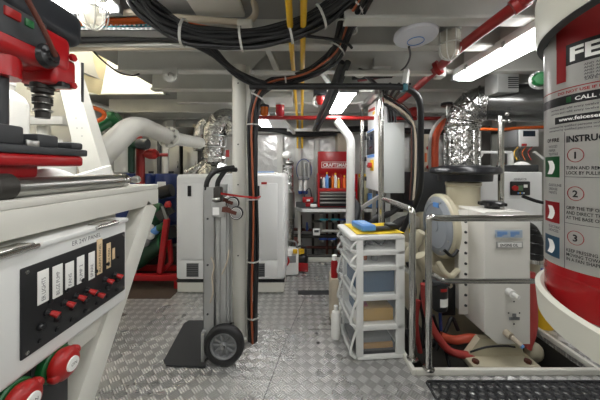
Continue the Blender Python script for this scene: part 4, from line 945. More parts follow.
q = B(); q.cyl((tx(505.5), 1.84, tz(332)), (tx(506.5), 1.80, tz(333)), .024); q.cyl((tx(506.5), 1.80, tz(333)), (tx(511), 1.755, tz(337.5)), .016); dv = q.build('drain_valve', pipebeige, t)
q = B(); q.cyl((tx(511), 1.757, tz(337.5)), (tx(512), 1.745, tz(338.4)), .013); q.build('blue_tip', lblue, dv)
q = B(); q.bx(tx(509), tx(519.5), 1.8375, 1.8405, tz(320), tz(317)); q.bx(tx(512.5), tx(516), 1.8375, 1.8405, tz(318), tz(313.5)); q.build('sight_cutout', greypl, t)
for (px, py) in ((514, 301.5), (508.5, 313), (519.5, 313), (514, 324)): B().lathe([(.006, 0), (0, .002)], (tx(px), 1.8395, tz(py)), (0, -1, 0), 8).build('tank_bolt', dgrey, t)

t = thing('fuel_filter', 'black spin on filter with white label behind the mid rail', 'filter', P(439, 311, 1.85))
c = P(439, 310, 1.87)
B().lathe([(0, -.005), (.03, -.005), (.05, .01), (.055, .03), (.055, .17), (.05, .18), (0, .18)], c).build('filter_can', blackp, t)
B().bx(c.x - .06, c.x + .06, 1.83, 1.91, c.z + .18, c.z + .215, .008).build('filter_head', dgrey, t)
B().sheet(lambda u, v: V((c.x + .0556 * math.sin(-.35 + 1.3 * u), c.y - .0556 * math.cos(-.35 + 1.3 * u), c.z + .045 + .055 * v)), 8, 2, (0, .0005, 0)).build('filter_label', paper, t)
B().sheet(lambda u, v: V((c.x + .0556 * math.sin(-.3 + .9 * u), c.y - .0556 * math.cos(-.3 + .9 * u), c.z + .15 + .02 * v)), 8, 1, (0, .0005, 0)).build('red_label', redp, t)
hose = [
 ([(424, 284, 1.95), (425, 300, 1.95), (430, 322, 1.92), (440, 340, 1.9), (452, 352, 1.9), (472, 356, 1.92)], .026, redhose, 'pink red coolant hose curving low left of the oil tank'),
 ([(440, 336, 1.98), (455, 340, 1.98), (472, 338, 1.98), (495, 343, 2.0)], .03, mat('orange_hose', (178, 74, 50), .5), 'orange red hose passing under the oil tank'),
 ([(530, 272, 2.0), (532, 300, 1.98), (532, 328, 1.95), (526, 348, 1.93)], .032, redhose, 'pink red coolant hose right of the oil tank'),
 ([(418, 300, 2.0), (416, 325, 2.0), (420, 352, 2.0)], .018, redhose, 'thin pink hose behind the handrail posts'),
 ([(440, 312, 1.9), (441, 330, 1.95)], .011, blue, 'short blue line under the black filter'),
 ([(433, 315, 2.0), (445, 350, 2.0), (450, 368, 1.95)], .012, cable, 'thin black line behind the pink hose'),
 ([(470, 352, 1.8), (487, 347, 1.78), (505, 346, 1.78), (515, 347, 1.78)], .006, cable, 'thin black wire along the tank foot'),
 ([(540, 338, 2.1), (560, 352, 2.0), (566, 372, 1.9)], .035, black, 'black corrugated hose right of the engine foot, left one'),
 ([(552, 335, 2.2), (574, 352, 2.1), (580, 372, 1.95)], .03, black, 'black corrugated hose right of the engine foot, right one'),
 ([(522, 196, 2.25), (540, 202, 2.2), (560, 204, 2.2)], .014, cable, 'black hose behind the oil tank filler cap'),
]
for (pts, r, m_, lb) in hose: pipe('coolant_hose' if m_ is redhose else 'engine_line', m_, pts, r, lb, 'hose')
t = thing('ribbed_elbow', 'black ribbed rubber elbow right of the oil tank', 'hose', P(530, 262, 2.05))
pts = spline(PP((522, 226, 2.05), (530, 232, 2.05), (534, 245, 2.05), (533, 262, 2.05)))
B().tube(pts, .058, 16).build('elbow_body', black, t)
for p in pts[3::4]: B().torus(p, .06, .007, (.1, 0, 1), 22, 6).build('elbow_rib', blackp, t)
B().lathe([(.062, 0), (.062, .03), (.055, .03)], P(533, 262, 2.05)).build('hose_band', steel, t)
q = B(); q.cyl(P(532, 285, 2.1), P(532, 262, 2.1), .05); q.solo('intake_stub', engine, 'cream stub pipe under the ribbed black elbow', 'pipe')
B().ball(P(543, 273, 2.1), .06, (1.2, .8, .6)).solo('blue_float', blue, 'blue plastic float behind the extinguisher holder', 'float')
q = B(); c = P(542, 302, 2.12); q.lathe([(0, 0), (.07, 0), (.07, .38), (.04, .42), (0, .42)], (c.x, c.y, 0)); q.solo('yellow_canister', yellow, 'yellow canister below the blue plastic float', 'canister')
q = B(); q.ball(P(534, 352, 1.95), .07, (.9, .7, 1)); q.solo('sea_strainer', engine, 'dirty cream strainer bowl right of the engine foot', 'strainer')
B().bx(P(416, 0, 2.75).x, P(446, 0, 2.75).x, 2.75, 3.1, .45, P(0, 172, 2.75).z, .012).solo('alternator_box', mat('slate_box', (62, 64, 68), .5), 'slate grey box behind the round grey engine cover', 'box')

# ============================================================ RIGHT BACKGROUND
t = thing('white_generator', 'white generator housing with black control panel behind the extinguisher', 'generator', (2.35, 3.2, 0))
B().bx(1.99, 2.68, 2.95, 3.6, .0, 1.205, .012, 3).build('housing', genw, t)
B().bx(2.17, 2.66, 2.942, 2.952, .1, .90, .003).build('access_door', genw, t)
def rx(px): return (px - 300) / 267 * 2.945
def rz(py): return CH + (168 - py) / 267 * 2.945
cp = B().bx(rx(510), rx(529.5), 2.93, 2.952, rz(195.2), rz(181.3), .012, 3).build('control_panel', blackp, t)
B().lathe([(.03, 0), (.028, .02), (0, .022)], (rx(513.5), 2.93, rz(188)), (0, -1, 0)).build('stop_button', redp, cp)
B().bx(rx(517), rx(521.5), 2.924, 2.931, rz(190.5), rz(185.5)).build('screen', mat('lcd_green', (90, 120, 90), .3), cp)
B().bx(rx(522.5), rx(526), 2.924, 2.931, rz(187.5), rz(184.5)).build('plate', paper, cp)
for k in range(4): B().bx(rx(516.5 + k * 1.8), rx(517.7 + k * 1.8), 2.924, 2.931, rz(193.6), rz(192.2)).build('push_button', (lblue, yellow, lblue, paper)[k], cp)
B().text('GENERATOR', .035, lambda u, v: V((rx(514) + u, 2.9485, rz(180.3) + v)), sx=.7).build('lettering', inkgrey, t)
B().bx(rx(519), 2.66, 2.97, 3.3, 1.207, rz(164.8), .01).solo('battery_box', dgrey, 'dark grey flat box on the white generator housing', 'box')
q = B(); q.ball(P(521, 168, 3.4), .11, (1, 1, .75)); q.solo('header_tank', paper, 'round white header tank behind the dark flat box', 'tank')
t = thing('white_rack', 'white steel rack over the white generator housing', 'rack', (2.3, 3.4, 1.2))
B().bx(P(474, 0, 3.4).x, 2.69, 3.38, 3.44, P(0, 153.5, 3.4).z, P(0, 151, 3.4).z, .003).build('rack_rail', white, t)
B().bx(P(474, 0, 3.4).x, P(474, 0, 3.4).x + .05, 3.38, 3.44, 0, P(0, 151, 3.4).z, .003).build('rack_post', white, t)
B().cyl((P(511, 0, 3.4).x, 3.41, 1.2), (P(511, 0, 3.4).x, 3.41, P(0, 152, 3.4).z), .035).build('rack_post', white, t)
B().bar(P(476, 163, 3.4), P(482, 153, 3.4), .03, .03, (0, 1, 0)).build('rack_gusset', white, t)
B().bar(P(534, 152, 3.4), P(548, 163, 3.4), .03, .03, (0, 1, 0)).build('rack_gusset', white, t)
t = thing('battery_charger_unit', 'grey wall unit with dark display above the white rack', 'charger', P(525, 146, 3.5))
x0_, x1_ = P(518.5, 0, 3.45).x, P(538, 0, 3.45).x
B().bx(P(512, 0, 3.6).x - .06, x1_, 3.45, 3.77, P(0, 146.5, 3.45).z, P(0, 129.5, 3.45).z, .006).build('unit_body', greypl, t)
B().bx(x0_, x1_, 3.44, 3.452, P(0, 146.5, 3.45).z, P(0, 129.5, 3.45).z, .004).build('unit_face', genw, t)
B().bx(P(523, 0, 3.44).x, P(535, 0, 3.44).x, 3.434, 3.441, P(0, 136.5, 3.44).z, P(0, 130.8, 3.44).z).build('display', mat('display_blue', (18, 34, 48), .2, var=0), t)
B().bx(P(521.5, 0, 3.44).x, P(526.5, 0, 3.44).x, 3.434, 3.441, P(0, 146, 3.44).z, P(0, 143.8, 3.44).z).build('red_sticker', redp, t)
B().bx(P(545, 0, 3.75).x - .95, 2.69, 3.76, 4.2, 1.0, 1.85, .01).solo('dark_recess_block', dirtym, 'dark block standing for the shaded recess behind the grey wall unit with display', 'panel')  # solid dark block, its colour stands in for the shade of a recess
for i, (px, m_) in enumerate(((514, yellow), (518, cable), (522, orange), (528, redp))):
    pipe('thin_wire', m_, [(px + 4, 147, 3.42), (px, 153, 3.42), (px + 3, 160, 3.36)], .006, ('thin yellow wire under the grey wall unit', 'thin black wire under the grey wall unit', 'thin orange wire under the grey wall unit', 'thin red wire under the grey wall unit')[i], 'wire')
p = P(427, 0, 3.55)
t = thing('manifold_panel', 'beige panel with two red caps right of the black hose', 'panel', P(427, 172, 3.55))
B().bx(P(421, 0, 3.55).x, P(433, 0, 3.55).x, 3.55, 3.65, 0, P(0, 134, 3.55).z, .008).build('panel_plate', pipebeige, t)
for py in (148, 167): B().lathe([(.025, 0), (.022, .02), (0, .021)], P(428, py, 3.55), (0, -1, 0), 16).build('red_cap', redp, t)
B().bx(P(426.5, 0, 3.5).x, P(428.5, 0, 3.5).x, 3.545, 3.551, P(0, 162, 3.55).z, P(0, 153, 3.55).z).build('orange_strip', orange, t)
pipe('orange_hose', mat('orange_duct', (206, 84, 48), .45), [(435, 172, 2.75), (435, 145, 2.75), (437, 133, 2.75), (445, 122, 2.8), (458, 116, 2.9)], .034, 'thick orange hose curving up left of the silver exhaust', 'hose')
pipe('white_hose', white, [(431, 172, 2.85), (431, 142, 2.85), (434, 129, 2.85), (444, 117, 2.9)], .026, 'white hose curving up beside the thick orange hose', 'hose')
t = thing('gate_valve', 'black round handwheel on a thin stem under the ceiling', 'valve', P(447, 125, 2.5))
B().cyl(P(447, 150, 2.5), P(447, 104, 2.5), .010).build('valve_stem', brushed, t)
B().lathe([(.0, -.012), (.05, -.012), (.056, 0), (.05, .014), (0, .02)], P(447, 104.5, 2.5)).build('handwheel', blackp, t)
B().cyl(P(501, 212, 2.2), P(501, 104, 2.2), .022, seg=16).solo('stanchion', steel, 'stainless upright stanchion behind the oil tank', 'post')

# silver wrapped main exhaust
ductm = mat('duct_steel', (112, 113, 112), .26, metal=.85, var=.15)
t = thing('main_exhaust', 'big silver foil wrapped exhaust duct elbow under the right tube light', 'exhaust', P(462, 165, 2.4))
B().tube([P(461.5, 172, 2.45), P(461.5, 150, 2.45), P(461.5, 132, 2.45)], .135, 20).build('riser_jacket', foilpipe, t)
for k in range(9):
    a = 2 * PI * k / 9; c = P(461.5, 150, 2.45)
    B().cyl(c + V((.138 * math.cos(a), .138 * math.sin(a), -.2)), c + V((.138 * math.cos(a), .138 * math.sin(a), .16)), .012, seg=6).build('jacket_fold', foilpipe, t)
el = spline(PP((461.5, 133, 2.45), (462.5, 122, 2.45), (467, 112, 2.42), (476, 104.5, 2.38), (487, 102, 2.33)), 4)
B().tube(el, .14, 20).build('elbow_jacket', foilpipe, t)
for i in range(2, len(el) - 1, 3): B().torus(el[i], .143, .012, el[i + 1] - el[i - 1], 24, 6).build('elbow_band', foilpipe, t)
B().tube(PP((486, 102, 2.33), (492, 102, 2.3)), .165, 24).build('end_collar', foilpipe, t)
B().tube(PP((492, 102.5, 2.3), (512, 103, 2.2), (560, 103, 2.05), (640, 103, 1.95)), [.15, .15, .15, .15], 24).build('straight_duct', ductm, t)
B().tube(PP((497, 102.5, 2.28), (500, 102.5, 2.27)), .158, 24).build('clamp_ring', steel, t)
for (px, py) in ((507, 114), (504, 121), (509, 121)): B().ball(P(px, py, 2.05), .016).build('clamp_bolt', steel, t)
t = thing('louvred_box', 'grey louvred box hanging below the right tube light', 'box', P(509, 92, 2.1))
B().bx(P(498, 0, 2.05).x, P(519, 0, 2.05).x, 2.05, 2.2, P(0, 92, 2.05).z, P(0, 71, 2.05).z, .005).build('box_body', alu, t)
for k in range(6): B().bx(P(508, 0, 2.05).x, P(518, 0, 2.05).x, 2.043, 2.05, P(0, 78.2 + k * 2, 2.05).z, P(0, 77.3 + k * 2, 2.05).z).build('louvre', dgrey, t)
t = thing('green_valve', 'green round valve cover on the duct beside the fire extinguisher', 'valve', P(539, 79, 1.78))
B().lathe([(.062, 0), (.064, .010), (.05, .018)], P(540, 80, 1.80), (-.5, -1, -.1)).build('valve_flange', alu, t)
B().lathe([(.048, 0), (.048, .028), (.038, .045), (0, .05)], P(540, 79.5, 1.79), (-.5, -1, -.1)).build('green_cover', green, t)
for k in range(5):
    a = 2.2 + k * .8; B().ball(P(540 + 8.2 * math.cos(a), 80 + 8.2 * math.sin(a), 1.775), .007).build('flange_bolt', steel, t)
pipe('orange_wire', orange, [(478, 129, 3.6), (500, 129.5, 3.6), (520, 128, 3.6), (545, 127, 3.6)], .02, 'orange cable run above the grey wall unit', 'cable')

# ============================================================ FIRE EXTINGUISHER
EC = V((.583, .497, 0)); ER = .095
e1 = V((.6756, .7373, 0)); e2 = V((.7373, -.6756, 0))
def ec(u, z, o=0.0):     # arc length u from the left tangent, height z, offset o
    th = u / .080; r = ER + o
    return EC + (-e2 * math.cos(th) - e1 * math.sin(th)) * r + V((0, 0, z))
t = thing('fire_extinguisher', 'large red fire extinguisher with white instruction label at the right edge', 'fire extinguisher', (EC.x, EC.y, .978))
B().lathe([(0, 0), (.085, 0), (.093, .006), (ER, .02), (ER, .62), (.090, .645), (.070, .67), (.035, .685), (.028, .70), (0, .70)], (EC.x, EC.y, .978), seg=64).build('cylinder', fext_red, t)
B().lathe([(ER + .0008, 0), (ER + .0014, .003), (ER + .0008, .006)], (EC.x, EC.y, 1.045), seg=64).build('seam_ring', fext_red, t)
B().sheet(lambda u, v: ec(-.045 + .26 * u, 1.066 + .50 * v, .0006), 60, 4, (0, 0, 0.0001)).build('label', fext_white, t)
def patch(u0, u1, z0, z1, m_, name='panel', o=.0010):
    n_ = max(2, int((u1 - u0) / .003)); return B().sheet(lambda u, v: ec(u0 + (u1 - u0) * u, z0 + (z1 - z0) * v, o), n_, 1, (0, 0, .00005)).build(name, m_, t)
def ltext(s_, u, z, size, m_=ink, bold=.0003, sx=1.0, o=.0016):
    B().text(s_, size, lambda a, c: ec(u + a, z + c, o), bold=bold, sx=sx).build('lettering', m_, t)
U0 = .0655                      # left edge of the main column
patch(.050, .20, 1.474, 1.566, inkred, 'red_band'); patch(.051, .066, 1.408, 1.4742, inkred, 'red_stripe', .0014)
patch(.0505, .20, 1.436, 1.474, blackmetal, 'black_band'); 
ltext('FE', .070, 1.4425, .034, paper, .0012, 1.1)
for k in range(5): ltext('AND AIM AT FIRE BASE', .088, 1.428 - k * .0055, .0048, inkgrey, .0001)
for k in range(3): ltext('SAFETY CHECK', .0885, 1.402, .0066, inkgrey, .0001) if k == 0 else None
patch(.0, .20, 1.3945, 1.3962, inkred, 'red_line'); ltext('DO NOT USE IF PRESSURE IS LOW', U0 - .012, 1.386, .0068, inkred, .0002)
patch(.0, .20, 1.366, 1.3825, blackmetal, 'black_strip'); ltext('CALL 640 149 82', U0 + .012, 1.3705, .0098, paper, .0002)
q = patch(U0 + .001, U0 + .0075, 1.369, 1.379, green, 'phone_mark', .0016)
for k, z in enumerate((1.358, 1.351)): ltext('service and refill every twelve months', U0 - .025, z, .0052, inkgrey, .0001)
patch(U0 - .018, .20, 1.3325, 1.3455, blackmetal, 'web_strip'); ltext('www.feiceservices', U0 - .010, 1.3365, .0092, paper, .0002)
for z in (1.3255, 1.3195): ltext('maintained by qualified persons only', U0 - .03, z, .0048, inkgrey, .0001)
patch(U0 - .0022, U0 - .0012, 1.066, 1.316, inkgrey, 'column_rule')
ltext('INSTRUCTIONS', U0 + .001, 1.297, .0155, ink, .0006, .68)
def ring(u, z):
    pts = [ec(u + .0098 * math.cos(a * PI / 18), z + .0122 * math.sin(a * PI / 18), .0014) for a in range(36)]
    B().tube(pts, .00055, 5, closed=True).build('number_ring', inkred, t)
for (s_, z) in (('1', 1.273), ('2', 1.2045), ('3', 1.1255)):
    ring(U0 + .0125, z); B().text(s_, .0165, lambda a, c: ec(U0 + .0125 + a * .8, z - .006 + c, .0016), 'CENTER', bold=.0005).build('lettering', ink, t)
for (s_, z) in (('TURN AND REMOVE', 1.2475), ('LOCK BY PULLING', 1.2385), ('GRIP THE TIP OF HOSE', 1.1755), ('AND DIRECT THE JET', 1.1665), ('AT THE BASE OF FIRE', 1.1575), ('KEEP PRESSING AND', 1.0985), ('MOVING TOWARDS', 1.0905), ('IN A FAN SHAPE', 1.0825)):
    ltext(s_, U0 + .001, z, .0083, ink, .0001, .64)
for z in (1.2335, 1.1495): patch(U0 - .001, .20, z, z + .0008, inkgrey, 'row_rule')
for (z0, m_) in ((1.232, green), (1.145, inkred), (1.079, mat('pictogram_blue', (58, 96, 122), .5))):
    patch(.020, .056, z0, z0 + .040, m_, 'pictogram')
    q = B().sheet(lambda u, v: ec(.030 + .012 * u + .006 * math.sin(3 * v), z0 + .006 + .026 * v, .0016), 6, 6, (0, 0, .00005)).build('pictogram_figure', paper, t)
ltext('OF FIRE', .030, 1.300, .0095, ink, .0003, .8)
for (z, s_) in ((1.289, 'WOOD'), (1.2815, 'PAPER'), (1.2745, 'TEXTILE'), (1.215, 'GASOLINE'), (1.2075, 'GREASE'), (1.2005, 'PAINTS'), (1.135, 'ELECTRIC'), (1.128, 'DEVICES')): ltext(s_, .034, z, .0068, inkgrey, .0001, .8)
q = B(); q.lathe([(.026, 0), (.026, .03), (.018, .04), (.018, .07), (0, .072)], (EC.x, EC.y, 1.675)); q.build('valve_head', steel, t)
B().bar((EC.x, EC.y, 1.735), (EC.x + .09, EC.y - .09, 1.76), .02, .008).build('squeeze_handle', blackp, t)
B().bar((EC.x, EC.y, 1.715), (EC.x + .08, EC.y - .08, 1.70), .02, .008).build('carry_handle', blackp, t)
# moulded white holder: two wide hoops and a tray on a back board
HC, HR = V((.709, .373, 0)), .282
t = thing('extinguisher_holder', 'wide white moulded holder round the fire extinguisher at the right edge', 'holder', (HC.x, HC.y, .96))
q = B(); q.lathe([(0, .0), (HR - .02, 0), (HR, .012), (HR + .004, .058), (HR - .004, .062), (HR - .010, .058), (HR - .012, .016), (0, .014)], (HC.x, HC.y, .957), seg=72); q.build('tray', holder, t)
q = B(); q.lathe([(HR, 0), (HR + .004, .01), (HR + .004, .085), (HR, .095), (HR - .010, .095), (HR - .014, .01), (HR, 0)], (HC.x, HC.y, 1.497), seg=72); q.build('upper_hoop', holder, t)
q = B(); q.lathe([(HR - .002, 0), (HR + .001, -.004), (HR - .014, -.006), (HR - .016, .004), (HR - .002, 0)], (HC.x, HC.y, 1.499), seg=72); q.build('hoop_gasket', dgrey, t)
q = B(); q.bx(.93, .98, .20, .56, .0, 1.62, .01); q.build('back_board', holder, t)
# ============================================================ CABLES UNDER THE CEILING
random.seed(21)
main = PP((120, -42, 1.12), (134, -12, 1.16), (148, 9, 1.2), (166, 24, 1.26), (190, 34.5, 1.32), (215, 38.5, 1.37), (250, 38.5, 1.4), (280, 34, 1.4), (305, 25, 1.38), (330, 11, 1.35), (352, -8, 1.28), (372, -24, 1.2))
mp = spline(main, 8)
def bundle(path, offs, r, label, group, m_=cable, scale=None, first=0):
    for i, (a, c) in enumerate(offs):
        pts = []; n = len(path)
        for j, p in enumerate(path):
            tt = (path[min(j + 1, n - 1)] - path[max(j - 1, 0)]).normalized()
            u = tt.cross(V((0, 1, 0))).normalized(); w = V((0, 1, 0)); s_ = scale(j / (n - 1)) if scale else 1
            wob = .006 * math.sin(j * .35 + i * 1.7)
            pts.append(p + u * (a * s_ + wob) + w * (c * s_ + wob * .5))
        B().tube(pts, r * (1 + .12 * ((i * 7) % 3 - 1)), 9).solo('power_cable', m_, label, 'cable', group)
bundle(mp, [(-.042, 0), (-.020, -.018), (.002, -.02), (.024, -.016), (.044, 0), (-.028, .022), (-.004, .024), (.020, .024), (.036, .02)], .0135, 'black power cable in the thick bundle sagging across the ceiling', 'thick cable bundle across the ceiling')
def tie(path, k, ru, rw, r, label, group, m_=beamm):
    p = path[k]; tt = (path[k + 1] - path[k - 1]).normalized(); u = tt.cross(V((0, 1, 0))).normalized()
    pts = [p + u * ru * math.cos(a * PI / 10) + V((0, 1, 0)) * rw * math.sin(a * PI / 10) for a in range(20)]
    q = B()
    rings = []
    n = len(pts)
    for i in range(n):      # flat band
        o = (pts[i] - p).normalized()
        rings.append([q.bm.verts.new(pts[i] + tt * s1 * r + o * s2 * .0015) for s1, s2 in ((-1, -1), (1, -1), (1, 1), (-1, 1))])
    for i in range(n):
        a, c = rings[i], rings[(i + 1) % n]
        for k2 in range(4): q.bm.faces.new((a[k2], a[(k2 + 1) % 4], c[(k2 + 1) % 4], c[k2]))
    q.box(p - V((0, rw + .003, 0)) + u * .01, (.012, .008, .008))
    return q.solo('cable_tie', m_, label, 'cable tie', group)
for k, lb in ((30, 'first from the left'), (46, 'second from the left'), (59, 'over the yellow pipes'), (69, 'rightmost')):
    tie(mp, k, .064, .046, .006, 'white cable tie round the thick ceiling bundle, ' + lb, 'cable ties on the ceiling bundle')
drop = PP((376, -22, 1.16), (360, 1, 1.28), (350, 19, 1.39), (343.5, 35, 1.5), (337, 50, 1.6), (328, 62, 1.68), (312, 72, 1.76), (292, 78, 1.82), (274, 83, 1.86), (261, 91, 1.87), (254.5, 104, 1.88), (253, 125, 1.89), (253, 170, 1.90), (253, 230, 1.91), (253, 290, 1.92), (253, 341.5, 1.925))
dp = spline(drop, 6)
sc = lambda f: 1.5 - .62 * min(1, f * 1.7)
bundle(dp, [(-.030, 0), (-.012, -.018), (.012, -.016), (.030, 0), (-.016, .02), (.014, .02)], .0122, 'black cable in the bundle running down beside the pillar', 'cable bundle beside the pillar', scale=sc)
bundle(dp, [(.002, -.032)], .0085, 'orange brown cable in front of the bundle beside the pillar', 'orange cable on the pillar', m_=mat('copper_cable', (160, 84, 50), .5), scale=sc)
for k, lb in ((9, 'beside the wifi disc, upper'), (15, 'beside the wifi disc, lower'), (24, 'where the bundle bends left'), (44, 'at the bend above the pillar'), (57, 'topmost on the pillar'), (66, 'in the middle of the pillar'), (75, 'near the hand truck caster'), (81, 'low on the pillar'), (87, 'lowest, beside the hand truck wheel')):
    if k < len(dp) - 1: tie(dp, k, .046 * max(1, sc(k / len(dp))), .044 * max(1, sc(k / len(dp))), .005, 'white cable tie on the descending bundle, ' + lb, 'cable ties on the pillar bundle')
third = spline(PP((150, 16, 1.30), (178, 37, 1.4), (198, 44, 1.48), (212, 52, 1.58), (225, 64, 1.68), (240, 75, 1.77), (256, 83, 1.84), (272, 86, 1.87)), 6)
bundle(third, [(-.014, 0), (.014, 0), (0, -.02)], .0145, 'black cable of the branch dropping past the pillar top', 'branch cables past the pillar top')
pipe('orange_cable', orange, [(160, 12, 1.35), (175, 20, 1.4), (195, 25, 1.45), (230, 30, 1.5), (262, 32, 1.5)], .008, 'thin orange cable above the thick ceiling bundle', 'cable')
pipe('orange_cable', orange, [(348, 30, 1.48), (353, 12, 1.44), (362, -6, 1.4)], .007, 'thin orange cable right of the descending bundle', 'cable')
pipe('black_wire', cable, [(306, 36, 1.36), (330, 39, 1.45), (346, 43, 1.50), (352, 48, 1.53)], .008, 'single black cable crossing to the descending bundle', 'cable')
for i, dx in enumerate((0, 6)):
    pipe('grey_cable', dgrey, [(342 + dx, 62, 1.85), (331 + dx, 90, 2.1), (322 + dx, 110, 2.5), (317 + dx * .7, 122, 3.0), (314 + dx * .6, 130, 3.6)], .022, ('dark cable run descending above the red bell, left one', 'dark cable run descending above the red bell, right one')[i], 'cable', 'dark cables above the red bell')
pipe('blue_cable', mat('steel_blue', (46, 96, 128), .5), [(336, 80, 2.0), (325, 106, 2.5), (317, 124, 3.0)], .01, 'steel blue cable between the dark cables above the red bell', 'cable')
# cable tray with orange and cyan cables at the upper left
t = thing('perforated_tray', 'perforated grey cable tray at the upper left under the ceiling', 'cable tray', P(110, 35, 1.55))
x0_, x1_ = P(60, 0, 1.5).x, P(175, 0, 1.5).x
zt_ = P(0, 34, 1.5).z
B().bx(x0_, x1_, 1.46, 1.56, zt_, zt_ + .004).build('tray_floor', alu, t)
B().bx(x0_, x1_, 1.46, 1.464, zt_, P(0, 27.5, 1.46).z).build('tray_side', alu, t)
q = B()
for i in range(26):
    for j in range(2): q.bx(x0_ + .012 + i * .025, x0_ + .024 + i * .025, 1.457, 1.4605, zt_ + .006 + j * .016, zt_ + .014 + j * .016)
q.build('tray_slots', greypl, t)
for i, (ya, yb, m_, lb) in enumerate(((20.5, 19, orange, 'orange cable in the upper left tray, topmost'), (22.5, 21, orange, 'orange cable in the upper left tray, second'), (25, 22, orange, 'orange cable in the upper left tray, third'), (28, 23.5, cyan, 'cyan cable in the upper left tray, upper'), (29.5, 25, cyan, 'cyan cable in the upper left tray, lower'))):
    pipe('signal_cable', m_, [(60, ya, 1.48 + .01 * i), (90, ya - .5, 1.48 + .01 * i), (120, (ya + yb) / 2, 1.48 + .01 * i), (150, yb, 1.48 + .01 * i), (172, yb + 5, 1.48 + .01 * i)], .011, lb, 'cable', 'cables in the upper left tray')
pipe('insulated_pipe', black, [(60, 40.5, 1.55), (110, 39, 1.55), (160, 38, 1.56), (200, 43, 1.56)], .020, 'black insulated pipe below the upper left cable tray', 'pipe')
pipe('white_pipe', pipebeige, [(84, 13, 1.42), (115, 12.5, 1.42), (148, 12, 1.42)], .018, 'beige pipe above the orange cables at the upper left', 'pipe')
pipe('white_pipe', pipebeige, [(60, 49, 1.62), (120, 48, 1.62), (230, 46, 1.63)], .016, 'beige pipe along the beam below the black insulated pipe', 'pipe')
q = B(); q.tube(fillet(PP((166, 16.5, 1.5), (248, 23, 1.5), (257, 14, 1.5), (250, -12, 1.4)), .05), .018, 12); q.solo('white_pipe', pipebeige, 'beige pipe with elbow above the thick ceiling bundle', 'pipe')
q = B(); q.tube(fillet(PP((238, 24, 1.47), (252, 24, 1.47)), .02), .024, 12); q.solo('pipe_coupling', cream, 'white coupling on the beige ceiling pipe', 'coupling')
B().bx(P(194, 0, 1.5).x, P(244, 0, 1.5).x, 1.3, 1.55, P(0, 13, 1.5).z, CZ, .015, 3).solo('ceiling_box', cream, 'white rounded box on the ceiling above the thick bundle', 'box')
pipe('black_wire', cable, [(88, 45, 1.7), (100, 58, 1.75), (118, 72, 1.8), (132, 75.5, 1.85), (139, 74, 1.9)], .006, 'thin black wire hanging under the ceiling at the upper left', 'wire')
# bulkhead jar lights
def jar(px, py, d, hang, label):
    t = thing('jar_light', label, 'jar light', P(px, py, d), 'caged jar lights')
    c = P(px, py, d)
    B().lathe([(0, -.115), (.03, -.11), (.045, -.085), (.05, -.02), (.05, .03), (0, .03)], c, seg=24).build('glass_jar', glassm, t)
    B().lathe([(.0, .03), (.054, .03), (.056, .06), (.045, .085), (0, .09)], c).build('lamp_base', mat('base_grey', (150, 152, 146), .4), t)
    q = B()
    for k in range(4):
        a = k * PI / 4; u = V((math.cos(a), math.sin(a), 0))
        q.tube(spline([c + u * .056 + V((0, 0, .03)), c + u * .058 + V((0, 0, -.05)), c + u * .045 + V((0, 0, -.10)), c + V((0, 0, -.125)), c - u * .045 + V((0, 0, -.10)), c - u * .058 + V((0, 0, -.05)), c - u * .056 + V((0, 0, .03))], 4), .0028, 6)
    q.torus(c + V((0, 0, -.04)), .059, .0028, n=6); q.build('wire_cage', beamm, t)
    B().ball(c + V((0, 0, -.03)), .024, (1, 1, 1.3)).build('bulb', paper, t)
    B().cyl(c + V((0, 0, .09)), (c.x, c.y, hang), .02).build('lamp_stem', beamm, t)
jar(450, 38, 1.5, CZ, 'caged glass jar light left of the red ceiling pipe')
jar(93, 2, 1.2, CZ, 'caged glass jar light near the top left ceiling lamp')
for i, (a, c) in enumerate((((446, 20, 1.5), (462, -8, 1.35)), ((452, 20, 1.5), (472, -8, 1.35)))):
    B().cyl(P(*a), P(*c), .006, seg=8).solo('lamp_wire', cable, ('black wire to the caged jar light, left one', 'black wire to the caged jar light, right one')[i], 'wire', 'wires of the jar light')
# wifi disc
c = P(415.5, 36.5, 1.44)
t = thing('wifi_disc', 'round white wireless access point under the ceiling', 'access point', c)
ax = V((.0, -.07, -1)).normalized()
B().lathe([(0, -.03), (.08, -.03), (.110, -.018), (.113, -.004), (.108, .008), (.075, .022), (0, .028)], c, ax, 48).build('shell', mat('wifi_white', (216, 218, 226), .4, var=0), t)
B().torus(c + ax * .0265, .042, .0022, ax, 36, 6).build('light_ring', lblue, t)
B().cyl(c - ax * .03, (c.x, c.y + .03, CZ), .05).build('ceiling_mount', beamm, t)
pipe('network_wire', cable, [(409, 47, 1.46), (410, 56, 1.6), (406, 66, 1.8), (399, 72, 1.95)], .006, 'thin black wire hanging from the round access point', 'wire')
# red pipes
q = B(); q.tube(spline(PP((560, -28, .95), (520, 3, 1.12), (463, 45.5, 1.48), (446, 61, 1.72), (438, 68, 1.84), (425, 80, 2.03), (408, 95, 2.35), (392, 107, 2.7))), .027, 16)
t = q.solo('fire_main', redpipe, 'thick red pipe sloping down below the ceiling right of the jar light', 'pipe')
c = P(438, 68, 1.84); q = B(); q.lathe([(.05, -.015), (.05, .015), (.03, .016), (.03, -.016)], c, (.6, -.7, .35)); q.build('pipe_flange', redpipe, t)
q = B(); q.lathe([(.033, -.03), (.033, .03), (.026, .03), (.026, -.03)], P(520, 3, 1.12), (.6, -.5, .4)); q.build('pipe_coupling', redpipe, t)
B().bx(P(440, 0, 1.9).x, P(448, 0, 1.9).x, 1.92, 2.0, P(0, 75, 1.9).z, P(0, 62, 1.9).z, .005).solo('pipe_bracket', paper, 'white bracket behind the thick red pipe', 'bracket')
B().cyl(P(244, 117.5, 2.9), P(446, 118.5, 2.9), .021, seg=12).solo('red_pipe', redpipe, 'thin red pipe running across the room below the ceiling', 'pipe')
